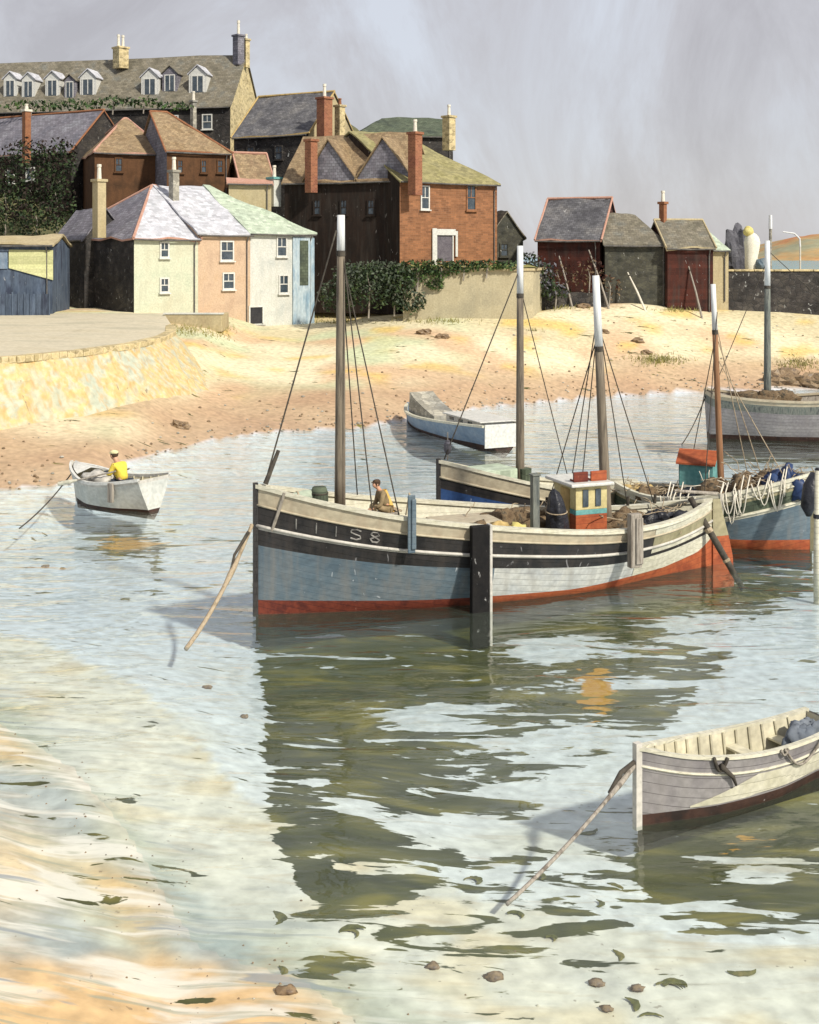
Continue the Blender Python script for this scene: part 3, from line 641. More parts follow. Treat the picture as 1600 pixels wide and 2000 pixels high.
# B: dark ivy-hung houses at the far left
hB = House('house', 'dark stone house at the left edge with an orange chimney and blue slate roof', 140, 112, 10, CAMZ + 205*112/F, CAMZ + 290*112/F, 60, Lv=26, Lu=8, ridge='v', front=DST, side=DBR, roof=SLV, tiles=TER)
chimney(hB, 52, 214, 292, 17, 109.5, TER, 1, cap=POT, pot_h=.5)
hB.win(60, 340, 14, 22, 'v'); hB.win(20, 345, 14, 22, 'v')

# C: brown house with hipped tan roof
hC1 = House('house', 'brown rendered house with a tan hipped roof and one small blue window', 185, 106, 11.0, CAMZ + 202*106/F, CAMZ + 284*106/F, 22, lpx=146, rpx=330, ridge='u', i0=3.6, i1=2.5, front=BRN, side=BRN, roof=TAN, roof2=TAN, tiles=PIN)
hC1.win(232, 322, 11, 24, 'u', frame=BRN)
hC2 = House('house', 'brown house under a tan and slate roof with an orange ridge line', 326, 104.5, 11.0, CAMZ + 205*104.5/F, CAMZ + 290*104.5/F, 26, lpx=270, rpx=449, ridge='u', i0=.0, i1=4.2, front=BRN, side=SLV, roof=TAN, roof2=SLV, tiles=TER)
for px in (352, 398, 430): hC2.win(px, 325, 8, 22, 'u', frame=BRN)

# D: three attached pale cottages on the beach
grpD = 'attached pale cottages above the beach'
aD = 40
hD1 = House('cottage', 'greenish white cottage at the left of the pale row, next to the dark gable', 262, 88, 5.15, CAMZ + 34*88/F, CAMZ + 142*90/F, aD, lpx=107, rpx=387, ridge='u', i0=5.0, i1=0, front=GRW, side=DST, roof=WRF, roof2=SLV, tiles=PIN, group=grpD)  # dark left side: shade put into the wall colour
K2 = Vector((hD1.kx + hD1.L * hD1.c, hD1.kY + hD1.L * hD1.s, 0))
hD2 = House('cottage', 'peach rendered cottage in the middle of the pale row with two sash windows', 0, 0, 4.9, CAMZ + 42*K2.y/F, hD1.zr + .12, aD, K=K2, rpx=489, Lv=hD1.W, ridge='u', front=PCH, side=PCH, roof=WRF, group=grpD)
K3 = Vector((hD2.kx + hD2.L * hD2.c, hD2.kY + hD2.L * hD2.s, 0))
hD3 = House('cottage', 'white cottage at the right of the pale row with a small black door', 0, 0, 4.3, CAMZ + 44*K3.y/F, hD1.zr + .2, aD, K=K3, rpx=612, Lv=hD1.W, ridge='u', i1=5.5, front=WHT, side=WHT, roof=GRF, group=grpD)
hD1.win(321, 488, 13, 26, pane=GLS); hD1.win(321, 557, 13, 24)
hD2.win(443, 490, 22, 34); hD2.win(446, 549, 19, 28)
hD3.win(550, 482, 16, 34); hD3.win(554, 555, 15, 32); hD3.win(500, 616, 24, 32, door=True, pane=GLD)
chimney(hD1, 194, 350, 462, 26, 90.5, CRR, 1, cap=CRR, pot_h=1.1, sink=.1)
chimney(hD1, 340, 332, 372, 20, 95, PTC, 1, pot_h=1.0)
chimney(hD3, 536, 346, 376, 26, 104, WHT, 1, cap=TEL, pot_h=1.0)
b = MB(); u0, u1 = hD3.u_at(571), hD3.L + .03
b.box(u0, u1, -.12, 0.3, -1.5, hD3.ze - hD3.zb - .25); b.build('blue_panel', BLW, hD3.o)
b = MB(); b.box(hD3.u_at(584), hD3.u_at(600), -.17, 0, 2.6, hD3.ze - hD3.zb - .5); b.build('shutter', DGR, hD3.o)
# lean-to slate roof against the dark gable, and low parapet in front
hL = House('outbuilding', 'small lean-to with a slate roof behind the tall cream chimney', 165, 92.5, 5, CAMZ + 36*93/F, CAMZ + 88*93/F, 40, Lu=3.5, Lv=5, ridge='v', front=DST, side=DST, roof=SLV, cat='shed')

# E: shed at the left edge
hE = House('shed', 'low boarded shed at the left edge with a cream roof edge and yellow-green panel', -60, 86.5, 5.0, CAMZ + 20*86/F, CAMZ + 36*86/F, 4, rpx=102, Lv=6, ridge='u', front=BFN, side=BFN, roof=CRR, over=.35, cat='shed')
b = MB(); b.prism([(hE.u_at(18), -.1, 3.35), (hE.u_at(104), -.1, 2.5), (hE.u_at(104), -.1, 4.62), (hE.u_at(18), -.1, 4.65)], [(hE.u_at(18), 0, 3.35), (hE.u_at(104), 0, 2.5), (hE.u_at(104), 0, 4.62), (hE.u_at(18), 0, 4.65)]); b.build('panel', YGW, hE.o)
b = MB(); b.box(hE.u_at(-20), hE.u_at(15), -.08, 0, 3.3, 4.5); b.build('shutter', LBL, hE.o)
b = MB(); b.box(hE.u_at(-58), hE.u_at(106), -.62, -.5, -.5, 1.55)
for k in range(14): b.box(hE.u_at(-50) + k * .42, hE.u_at(-50) + k * .42 + .1, -.7, -.62, -.5, 1.7)
fe = thing('fence', (hE.kx, hE.kY - .6, 5.0), 'dark blue board fence below the yellow-green panel of the shed', 'fence', rz=R(4))
b.build('boards', BFN, fe)

# F: tall dark house with slate roof
hF = House('house', 'tall dark house with a big grey slate roof beside the red chimney', 603, 112, 12, CAMZ + 240*112/F, CAMZ + 328*112/F, 62, lpx=457, Lu=8.5, ridge='v', front=CRR, side=DST, roof=SLD, tiles=OCH)  # left side wall is coloured dark to carry the shade
chimney(hF, 634, 190, 250, 30, 111, RCH, 1, pot_h=1.2)
chimney(hF, 664, 205, 248, 20, 112, CRS, 1, potm=TER, pot_h=.6)
hF.win(490, 300, 12, 24, 'v', frame=DST); hF.win(545, 298, 12, 24, 'v', frame=DST)

# G: the big brick house
YG = 98.0
hG = House('house', 'big orange-brown brick house with an olive roof and white-framed door', 781, YG, 8.35, CAMZ + 147*YG/F, CAMZ + 246*(YG+5)/F, 33, lpx=600, rpx=971, ridge='u', i0=0, i1=4.6, front=BRK, side=DBR, roof=OLT, roof2=OLT, over=.3)  # left side near-black, its shade painted in
hG.win(830, 386, 13, 42, frame=FRM, mull=True); hG.win(920, 386, 15, 46, frame=BRK)
dG = hG.win(868, 482, 30, 56, door=True, frame=WWH, pane=VDR)
b = MB(); ua, ub = hG.u_at(846), hG.u_at(890)
for q in ((ua - .15, ua + .28, 0, 3.1), (ub - .1, ub + .12, .8, 2.9), (ua + .28, ub - .1, 2.55, 3.05)): b.box(q[0], q[1], -.16, -.095, q[2], q[3])
b.build('surround', WWH, dG)
chimney(hG, 811, 258, 352, 27, 97.4, RCH, 1, pot_h=1.0, dpt=1.1)
# G2: long dark wing to the left with two slate gables
hG2 = House('house', 'dark brown wing with two violet slate gables, left of the brick house', 779, 99.3, 7, CAMZ + 150*99.3/F, CAMZ + 240*102/F, 68, lpx=556, Lu=7.5, ridge='v', front=DBR, side=DBR, roof=TAN, over=.25)  # shaded walls, the darkness put into the render colour
for px, hw in ((646, 2.4), (752, 2.5)):
    v = hG2.v_at(px); zt = hG2.ze - hG2.zb; hh = 3.3
    b = MB(); b.prism([(-.12, v - hw, zt), (-.12, v + hw, zt), (-.12, v + .15, zt + hh)][::-1], [(3.2, v - hw, zt), (3.2, v + hw, zt), (3.2, v + .15, zt + hh)][::-1], 0)
    g_ = b.build('gable', SLV, hG2.o)
    r = MB()
    for sg in (-1, 1):
        a = Vector((-.3, v + sg * (hw + .1), zt - .05)); c = Vector((-.3, v + .15, zt + hh + .08)); d = Vector((3.6, 0, 0)); up = Vector((0, 0, .14))
        r.prism([a, c, c + up, a + up], [a + d, c + d, c + up + d, a + up + d])
    r.build('gable_roof', TAN, g_)
chimney(hG2, 608, 272, 348, 24, 101.5, RCH, 0, dpt=1.0)
for px in (620, 672, 725): hG2.win(px, 405, 10, 26, 'v', frame=DBR)
# G3: dark green roof behind
hG3 = House('house', 'long dark green roof behind the brick house with a cream chimney', 700, 116, 12, CAMZ + 236*116/F, CAMZ + 270*119/F, 12, rpx=885, Lv=8, ridge='u', i0=3, i1=0, front=DST, side=DST, roof=DGR)
chimney(hG3, 877, 226, 268, 25, 112, CRS, 1, pot_h=1.0, dpt=1.0)
# I: small buildings filling the gap between C and F
hI = House('outbuilding', 'small tan-roofed outbuilding tucked between the brown house and the dark house', 470, 105, 12, CAMZ + 150*105/F, CAMZ + 200*106/F, 20, rpx=530, Lv=5, ridge='u', front=BRN, side=BRN, roof=TAN, tiles=PIN, cat='shed')
hI2 = House('outbuilding', 'low cream wall-top store with a pink roof behind the pale green roof', 447, 102, 8, CAMZ + 140*102/F, CAMZ + 150*102/F, 10, rpx=530, Lv=3, ridge='u', front=CRR, side=BRN, roof=PIN, cat='shed')
# H: grey gabled house right of the brick house
hH = House('house', 'small grey gabled house half hidden to the right of the brick house', 958, 104, 7.5, CAMZ + 38*104/F, CAMZ + 84*104/F, 12, rpx=1022, Lv=7, ridge='v', front=OLS, side=OLS, roof=SLG)
hH.win(985, 488, 12, 22, 'u', frame=OLS)
# J: cottages above the right beach
YJ = 98.0
grpJ = 'waterside cottages above the right beach'
hJ1 = House('cottage', 'red-brown boarded cottage with a tall dark slate roof and pink gable coping', 1050, YJ + 3.5, 5.2, CAMZ + 33*YJ/F, CAMZ + 115*YJ/F, -22, rpx=1172, Lv=7.5, ridge='u', front=RBN, side=RBN, roof=SLD, tiles=PIN, group=grpJ)
hJ2 = House('cottage', 'olive-dark stone cottage with a grey roof in the middle of the waterside row', 1182, YJ + 1, 5.2, CAMZ + 22*YJ/F, CAMZ + 80*YJ/F, -4, rpx=1304, Lv=7, ridge='u', i0=0, i1=2.2, front=OLS, side=OLS, roof=SLG, group=grpJ)
chimney(hJ2, 1295, 394, 440, 15, YJ + 3, TER, 1, pot_h=.9)
hJ3 = House('cottage', 'small dark red cottage with a grey roof at the right of the waterside row', 1304, YJ, 4.6, CAMZ + 16*YJ/F, CAMZ + 68*YJ/F, 6, rpx=1393, Lv=6, ridge='u', front=RBN, side=RBN, roof=SLG, tiles=CRR, group=grpJ)
hJ4 = House('outbuilding', 'little cream lean-to with a pale roof against the red cottage', 1393, YJ + 1.5, 7.0, CAMZ + 12*YJ/F, CAMZ + 50*YJ/F, 8, rpx=1423, Lv=5, ridge='u', i1=1.0, front=CRR, side=CRR, roof=GRF, cat='shed')
for k, (xa, ya, xb, yb2, lab) in enumerate(((1262, 592, 1226, 532, 'pale spar leaning against the olive-dark cottage'), (1190, 592, 1150, 488, 'weathered pole leaning on the red-brown boarded cottage'), (1372, 604, 1345, 520, 'short pole leaning on the small dark red cottage'), (1118, 590, 1092, 500, 'left pole leaning on the red-brown boarded cottage'))):
    a_ = P(xa, ya, 96.5); c_ = P(xb, yb2, 98.2 if k != 1 else 97.6); t = thing('pole', a_, lab, 'pole'); a_.z = ground(a_.x, a_.y) - .1
    b = MB(); b.tube([a_, a_.lerp(c_, .5) + Vector((.05, 0, 0)), c_], [.09, .08, .05], 7); b.build('shaft', POT if k == 0 else GTM, t, world=True); b = MB(); b.tube([a_.lerp(c_, .9), a_.lerp(c_, .93)], .085, 7); b.build('ferrule', RPD, t, world=True)
# low dark yard wall in front of the cottages
yb_ = MB(); yb_.box(0, 11, -.25, .25, -1.0, 3.3)
yw = thing('yard_wall', (P(1028, 560, 97.2).x, 97.2, 5.2), 'dark rubble yard wall below the red-brown boarded cottage', 'wall')
yb_ = MB(); rr = []
pts = [(i * .4, 1.1 + .25 * nz3(i * .3, 2) + 2.4 * math.exp(-(i * .4 / 2.0) ** 2)) for i in range(17)]
for x, z in pts: rr.append([(x, -.3, -1.5), (x, -.25, z), (x, .25, z), (x, .3, -1.5)])
yb_.grid(rr); yb_.face([rr[0][i] for i in range(4)]); yb_.face([rr[-1][i] for i in (3, 2, 1, 0)]); yb_.build('stonework', DST, yw)

# garden terrace wall with lawn on top
gw = thing('garden_wall', (P(795, 620, 92.5).x, 92.5, 4.4), 'pale rendered retaining wall under the brick house, ivy along its top', 'wall')
x1 = P(1050, 0, 92.5).x - gw.location.x
ztop = CAMZ - 24 * 92.5 / F - 4.4
b = MB(); pr = [(-.3, 0), (x1 - 1.0, 0), (x1 - .3, .4), (x1, 1.2), (x1 + 1.2, 6), (x1 + 1.0, 12), (-.3, 12)]
b.prism([(x, y, -2) for x, y in pr], [(x, y, ztop - .18) for x, y in pr]); b.build('rendered_wall', GWL, gw)
pr2 = [(-.45, -.14), (x1 - 1.0, -.14), (x1 - .2, .3), (x1 + .14, 1.15), (x1 + 1.34, 6), (x1 + 1.14, 12), (-.45, 12)]
b = MB(); b.prism([(x, y, ztop - .18) for x, y in pr2], [(x, y, ztop) for x, y in pr2]); b.build('coping', CRR, gw)
# the lawn is a rough grass bed
b = MB(); rr = []
for i in range(40):
    row = []
    for j in range(14):
        x = i / 39 * (x1 + .4) - .2; y = .35 + j / 13 * 10.5 ; row.append((x, y, ztop + .02 + (.16 + .14 * nz3(x * 1.2, y * 1.2)) * min(1, min(i, 39 - i, j + .3) * .8)))
    rr.append(row)
b.grid(rr); b.build('lawn', GRS, gw, smooth=True)
# ivy and bushes
def ivy(name, label, cat, mat, blobs, n, size, mat2=None):
    c0 = Vector(blobs[0][0]); o = thing(name, (c0.x, c0.y, c0.z - blobs[0][1][2]), label, cat)
    b = MB()
    for c, r in blobs: b.leaves(c, r, int(n * max(.25, r[0] * r[2])), size, 0, .35)
    if mat2:
        for c, r in blobs: b.leaves((c[0], c[1] - .1, c[2] + r[2] * .3), (r[0], r[1], r[2] * .8), int(n * .5 * max(.25, r[0] * r[2])), size, 1, .6)
    b.build('foliage', [mat, mat2 or mat], o, world=True)
    s_ = MB()
    for c, r in blobs[:4]: s_.tube([(c[0], c[1], c[2] - r[2] - .6), (c[0] + .1, c[1], c[2]), (c[0] - .1, c[1], c[2] + r[2] * .5)], [.07, .05, .02], 5)
    s_.build('stem', GTM, o, world=True)
    return o
def pb(px, py, Y, rx, rz, ry=.7): return (tuple(P(px, py, Y)), (rx * Y / F, ry, rz * Y / F))
ivy('bush', 'big dark ivy bush between the white cottage and the garden wall', 'bush', LEF, [pb(720, 560, 92, 58, 46, 1.2), pb(685, 548, 93, 40, 34, 1.2), pb(660, 580, 93, 40, 34, 1.1), pb(770, 560, 92.2, 40, 42, .9), pb(800, 590, 92, 36, 24, .6), pb(740, 532, 93, 60, 22, 1.2)], 170, .15, DGR)
ivy('ivy', 'green ivy trailing over the top of the pale garden wall', 'ivy', LE2, [pb(815, 530, 92.3, 45, 22, .4), pb(860, 525, 92.3, 40, 18, .4), pb(905, 521, 92.3, 40, 12, .35), pb(950, 518, 92.3, 40, 10, .35), pb(990, 519, 92.3, 30, 9, .3), pb(785, 545, 92.3, 30, 30, .4), pb(850, 555, 92.3, 22, 12, .25)], 230, .14, LEF)
ivy('ivy', 'dark ivy hanging over the walls of the house at the left edge', 'ivy', LEF, [pb(60, 350, 104, 70, 75, 1.6), pb(10, 400, 103, 60, 60, 1.6), pb(110, 400, 103, 40, 55, 1.2), pb(70, 430, 101, 60, 34, 1.3), pb(120, 320, 106, 32, 50, 1)], 120, .17, DBR)
ivy('ivy', 'dark bare ivy spreading over the front of the red-brown boarded cottage', 'ivy', NET, [pb(1090, 545, 97.3, 40, 30, .3), pb(1150, 540, 97.3, 40, 34, .3), pb(1190, 560, 97.3, 26, 24, .3)], 45, .15, RBN)
ivy('bush', 'dark ragged shrub in front of the small grey gabled house', 'bush', LEF, [pb(1055, 545, 96.5, 34, 40, .8), pb(1035, 520, 98, 22, 30, .8), pb(1085, 570, 96, 30, 18, .6)], 130, .16, GRB)
ivy('bush', 'scrubby green growth along the slope under the hilltop dormers', 'bush', LE2, [pb(60, 208, 120, 60, 12, .8), pb(150, 206, 120, 50, 12, .8), pb(220, 200, 120, 40, 12, .8), pb(280, 200, 120, 40, 10, .8), pb(340, 208, 120, 40, 8, .8)], 60, .22, LEF)

# harbour wall at the right
hw = thing('harbour_wall', (P(1396, 0, 100).x, 100, 4.4), 'long dark rubble harbour wall closing the right side of the beach', 'wall')
b = MB(); rr = []
for i in range(60):
    x = i * .9; z = CAMZ - 30 * 100 / F - 4.4; q = .10 * nz3(i * .7, 5)
    rr.append([(x, -.5 + q, -3), (x, -.1 + q, z), (x, 1.6, z), (x, 2.2, -6)])
b.grid(rr); b.face([rr[0][i] for i in range(4)]); b.face([rr[-1][i] for i in (3, 2, 1, 0)]); b.build('stonework', DST, hw)
b = MB()
for i in range(34):
    b.box(i * 1.6, i * 1.6 + 1.55, -.2, 1.0, z + .002, z + .16 + .04 * nz3(i * 1.3, 9))
b.build('coping', CRS, hw, bevel=.03)
zw = CAMZ - 30 * 100 / F + .17
# white figure-like daymark, rock beside it
st = thing('statue', (P(1468, 0, 101).x, 101, zw), 'tall whitewashed robed figure with a yellow head standing on the harbour wall', 'statue')
b = MB(); rows = []
prof = [(0, .50, .42), (.4, .53, .44), (1.0, .52, .42), (1.7, .60, .45), (2.2, .66, .46), (2.6, .56, .42), (2.85, .36, .32), (2.98, .16, .16)]
for z_, rx, ry in prof:
    rows.append([(rx * math.cos(t) * (1 + .05 * math.sin(5 * t)) + (.06 if z_ > 1.5 else 0), ry * math.sin(t), z_) for t in [k * math.pi / 10 for k in range(21)]])
b.grid(rows); b.face([rows[0][k] for k in range(19, -1, -1)]); b.build('robe', STS, st, smooth=True)
b = MB(); b.blob((-.28, -.05, 3.1), (.42, .36, .44), 9, rough=.1, seed=2); b.build('head', LYE, st, smooth=True)
rk = MB(); rk.blob((P(1440, 0, 104).x, 104, zw + 1.0), (1.25, .9, 2.7), 12, rough=.3, seed=5)
tag(rk.build('rock', GRB), 'dark grey upright rock beside the white robed figure', 'rock')
bk = MB(); bk.blob((P(1488, 0, 100.5).x, 100.5, zw + .35), (.5, .4, .55), 8, rough=.15, seed=7)
tag(bk.build('boulder', BLU), 'small blue-grey boulder on the harbour wall right of the white figure', 'boulder')
for px, py, lab, r_ in ((1505, 420, 'white-topped flagpole rising behind the harbour wall', .16), (1563, 455, 'thin pale curved lamp pole behind the harbour wall', .09)):
    Yp = 106; t = thing('flagpole' if px == 1505 else 'lamp_pole', (P(px, 0, Yp).x, Yp, 0), lab, 'pole')
    zt = CAMZ - (py - HZ) * Yp / F
    b = MB(); b.tube([(0, 0, -2), (0, 0, zt - 1.2)], [r_, r_ * .8], 8); b.build('shaft', PTC if px == 1505 else POT, t)
    b = MB()
    if px == 1505: b.tube([(0, 0, zt - 1.2), (0, 0, zt)], [r_, r_ * .9], 8)
    else: b.tube([(0, 0, zt - 1.2), (-.05, 0, zt - .5), (-.5, 0, zt - .05), (-1.5, 0, zt + .1)], [.08, .08, .07, .05], 8)
    b.build('pole_top', MWH, t)

# ------------------------------------------------------------ quay at the left
qb = thing('stone_quay', (-15, 58, .3), 'lichen-stained pale stone quay with a battered face at the left of the beach', 'quay')
bot = [(-34, 47.5, -.3), (-27, 50, -.2), (-21, 53.5, .0), (-18.3, 55.8, .2), (-15.5, 59.2, .2), (-13.0, 63.2, .3), (-11.4, 67.5, .6), (-11.3, 70, 1.2), (-12.4, 74, 2.2), (-14.5, 79, 3.2)]
top = [(-34, 49.8, 4.25), (-27, 52.4, 4.25), (-21, 56.3, 4.28), (-18.8, 58.6, 4.3), (-16.6, 62.2, 4.32), (-15.0, 66.5, 4.36), (-14.3, 71.5, 4.42), (-14.4, 75, 4.5), (-15.2, 79, 4.6), (-17, 83, 4.7)]
def lerpv(a, b_, t): return tuple(a[i] + (b_[i] - a[i]) * t for i in range(3))
def dense(l, k=8):
    o = []
    for a, b_ in zip(l, l[1:]):
        for i in range(k): o.append(lerpv(a, b_, i / k))
    return o + [l[-1]]
B_, T_ = dense(bot), dense(top); rows = []
for j in range(13):
    t = j / 12; row = []
    for p, q in zip(B_, T_):
        v = Vector(lerpv(p, q, t)); bulge = math.sin(math.pi * t) * -.25
        d = .14 * nz3(v.x * .7, v.y * .7, v.z * 1.3) + .05 * nz3(v.x * 2.2, v.y * 2.2, v.z * 3)
        row.append((v.x + d - bulge * .2, v.y - d + bulge * .3, v.z))
    rows.append(row)
b = MB(); b.grid(rows); b.build('battered_wall', QST, qb, world=True, smooth=False)
b = MB(); tp = [Vector(p) for p in T_]
inner = [Vector((p.x - 1.0 - .3 * i / len(tp), p.y + 26 - 25 * max(0, (i / len(tp) - .55) / .45), p.z + .5)) for i, p in enumerate(tp)]
inner = [Vector((min(-17.5, p.x - 1.5) if i > 20 else p.x, 87.5, 5.12)) for i, p in enumerate(tp)]
b.grid([[p + Vector((0, 0, .02)) for p in tp], [lerpv(p, q, .33) for p, q in zip(tp, inner)], [lerpv(p, q, .66) for p, q in zip(tp, inner)], inner]); b.build('paving', QTP, qb, world=True)
b = MB()
for i in range(0, len(tp) - 1):
    a, c = tp[i], tp[i + 1]; d = (c - a).normalized(); nrm = Vector((-d.y, d.x, 0))
    p = [a - nrm * .15, c - nrm * .15 - d * .02, c + nrm * .5 - d * .02, a + nrm * .5]
    hgt = .13 + .02 * nz3(i * 1.7, 3)
    b.prism([(q.x, q.y, q.z - .2) for q in p], [(q.x, q.y, q.z + hgt) for q in p])
b.build('coping', CRS, qb, world=True, bevel=.03)
# small cream parapet and steps below the cottages
pw = thing('parapet_wall', (P(330, 0, 86).x, 86, 4.7), 'small cream parapet on the beach below the greenish white cottage', 'wall')
b = MB(); a0 = P(322, 0, 86).x - pw.location.x; a1 = P(437, 0, 86.5).x - pw.location.x
b.box(a0, a1, -.3, .3, -.8, .42); b.box(a1 - .5, a1, .3, 3, -.8, .42); b.build('rendered_wall', CRR, pw, bevel=.05)
b = MB(); b.box(a0 - .06, a1 + .06, -.36, .36, .42, .52); b.build('coping', WHT, pw, bevel=.02)

# rocks and debris on the beach
rocks = [(830, 652, .45, 'pale reddish rocks heap below the garden wall'), (865, 660, .4, 'flat brown rock just right of the reddish rock below the garden wall'), (1180, 650, .35, 'dark forked driftwood-like rock near the second tall mast top'),
         (1245, 668, .4, 'brown rock on the sand under the olive-dark cottage'), (1262, 690, .35, 'dark rock lower than the brown rock under the cottages'), (1530, 745, 1.1, 'broad brown rock behind the rail of the far grey boat'), (1590, 752, 1.0, 'dark rock at the right edge behind the far grey boat'),
         (350, 834, .4, 'red-brown stone on the mud at the foot of the quay'), (150, 628, .3, 'little brown tuft-like stone on the quay top'), (1140, 600, .4, 'dark rock against the foot of the yard wall')]
def gz(px, py):
    lo, hi = 12.0, 110.0
    for k in range(980):
        Y = lo + k * .1; p = P(px, py, Y)
        if ground(p.x, Y) >= p.z: return p
    return P(px, py, 90)
for i, (px, py, r_, lab) in enumerate(rocks):
    p = gz(px, py); b = MB(); b.blob((0, 0, 0), (r_ * 1.3, r_ * .9, r_ * .6), 8, rough=.4, seed=i * 3.1)
    o = b.build('rock', STN); o.location = (p.x, p.y, max(p.z, ground(p.x, p.y)) + r_ * .1); tag(o, lab, 'rock', 'loose rocks on the shore')

# ------------------------------------------------------------ boats
def hull(o, L, B, sheer, rows_fn, bandm, mats, deck_drop=.5, keel=.7, transom=0.0, tail=None, inner=None, deckm=None, capm=None, capw=.16, bowp=.55, sternp=.75, nst=44, ribs=0, floor_z=None, capz=.07, mid=.5, pmid=.28, rake=0.0):
    def half(s):
        if transom:
            a = (1 - abs(1 - min(s, mid) / mid) ** 2.2) ** .8 if s < mid else 1 - (1 - transom) * ((s - mid) / (1 - mid)) ** 2
        else:
            a = (1 - abs(1 - s / mid) ** 2.3) ** .85 if s < mid else (1 - ((s - mid) / (1 - mid)) ** 2.4) ** .85
        return B / 2 * max(0, a)
    def pex(s):
        e = pmid + (bowp - pmid) * (1 - sstep(0, .35, s))
        return e + (sternp - pmid) * sstep(.62, 1, s)
    def pt(s, z, side, inset=0):
        h = sheer(s); tau = max(0, (z + keel) / (h + keel))
        y = half(s) * tau ** pex(s)
        y = max(0, y - inset)
        x = s * L - rake * tau * (1 - s) ** 3
        return Vector((x, side * y, z))
    ss = [0] + [(i / nst) ** 1.0 for i in range(1, nst)] + [1]
    b = MB()
    for side in (-1, 1):
        rows = []
        for s in ss:
            zs = rows_fn(s); full = []
            for i, (z0, z1) in enumerate(zip(zs, zs[1:])):
                full.append(z0)
            full.append(zs[-1]); rows.append([pt(s, z, side) for z in full])
        if side > 0: rows = rows[::-1]
        nR = len(rows)
        def mf(i, j, rv=side > 0):
            s = ss[(nR - 2 - i) if rv else i]
            return (tail[1][j] if tail and s >= tail[0] else bandm[j])
        b.grid(rows, mf=mf)
    if transom:
        zs = rows_fn(1)
        l = [pt(1, z, -1) for z in zs]; r = [pt(1, z, 1) for z in zs]
        for i in range(len(zs) - 1): b.face([l[i], l[i+1], r[i+1], r[i]], bandm[i])
    h_o = b.build('hull', mats, o, smooth=True)
    uvl = h_o.data.uv_layers[0].data
    for lp in h_o.data.loops:
        c_ = h_o.data.vertices[lp.vertex_index].co; uvl[lp.index].uv = (c_.x + (20 if c_.y > 0 else 0), c_.z - sheer(max(0, min(1, c_.x / L))))
    # inner skin + deck
    b = MB()
    fz = (lambda s: sheer(s) - deck_drop) if floor_z is None else (lambda s: floor_z)
    for side in (-1, 1):
        rows = []
        for s in ss:
            z0, z1 = sheer(s), max(fz(s), -keel * .4); rows.append([pt(s, z0 + (z1 - z0) * k / 5, side, .07) for k in range(6)])
        if side < 0: rows = rows[::-1]
        b.grid(rows)
    if transom:
        z0, z1 = sheer(1), fz(1); l = [pt(.985, z0 + (z1 - z0) * k / 3, -1, .07) for k in range(4)]; r = [pt(.985, z0 + (z1 - z0) * k / 3, 1, .07) for k in range(4)]
        for i in range(3): b.face([l[i], r[i], r[i+1], l[i+1]])
    b.build('inner_planking', inner, o, smooth=True)
    b = MB(); rows = []
    for s in ss[1:]:
        z = fz(s); w_ = pt(s, z, 1, .06).y; rows.append([(s * L, -w_, z), (s * L, 0, z + (.05 if floor_z is None else -.02)), (s * L, w_, z)])
    b.grid(rows); b.build('deck' if floor_z is None else 'bottom_boards', deckm, o)
    # gunwale cap
    b = MB()
    for side in (-1, 1):
        rows = []
        for s in ss:
            e = pt(s, sheer(s), side); yi = max(0, abs(e.y) - capw * .75) * side; yo = (abs(e.y) + capw * .25) * side
            z = e.z
            if s == 0: yi = 0; yo = side * .03
            rows.append([(e.x - (.05 if s == 0 else 0), yo, z - capz * .5), (e.x - (.05 if s == 0 else 0), yo, z + capz), (e.x, yi, z + capz), (e.x, yi, z - capz * .5), (e.x, yo, z - capz * .5)])
        if side > 0: rows = rows[::-1]
        b.grid(rows)
        b.face(rows[0][:4]); b.face(rows[-1][:4][::-1])
    b.build('gunwale', capm, o)
    # stem post
    b = MB(); hz_ = sheer(0)
    b.box(-.07, .05, -.05, .05, -.06, hz_ + .1) if not rake else b.tube([(0.0, 0, -.06), (-rake * .3, 0, hz_ * .4), (-rake, 0, hz_ + .1)], .07, 6)
    b.build('stem', mats[bandm[0]] if rake else mats[bandm[1]], o)
    if ribs:
        b = MB()
        for k in range(1, ribs):
            s = .06 + k / ribs * .9
            for side in (-1, 1):
                z0, z1 = sheer(s), fz(s); b.tube([pt(s, z0 + (z1 - z0) * q / 5, side, .09) for q in range(6)], .025, 5)
        b.build('ribs', inner, o)
    return pt
def strake(o, L, pt, zf, r_, mat, side, name='rubbing_strake', s0=0.0, s1=1.0, n=50):
    b = MB(); pts = []
    for i in range(n + 1):
        s = s0 + (s1 - s0) * i / n; p = pt(s, zf(s), side); p.y += side * r_ * .3; pts.append(p)
    b.tube(pts, r_, 6); b.build(name, mat, o, smooth=True)
def mast(o, base, top_z, r0, r1, split, m1, m2, lean=0.0):
    b = MB(); n = 14; z0 = base[2]; zs = z0 + (top_z - z0) * split
    f = lambda z: Vector((base[0] + lean * (z - z0), base[1], z))
    rr = lambda z: r0 + (r1 - r0) * (z - z0) / (top_z - z0)
    pts = [z0 + (zs - z0) * i / 6 for i in range(7)]
    b.tube([f(z) for z in pts], [rr(z) for z in pts], n); m = b.build('mast', m1, o, smooth=True)
    b = MB(); b.tube([f(zs), f(top_z)], [rr(zs) * 1.03, rr(top_z)], n); b.build('mast_head', m2, m, smooth=True)
    b = MB(); b.tube([f(z0), f(z0 + .12)], [r0 * 1.5, r0 * 1.4], n); b.build('mast_collar', m1, m)
    b = MB(); b.tube([f(zs - .08), f(zs + .06)], [rr(zs) * 1.12] * 2, n); b.build('mast_band', RPD, m)
    return m
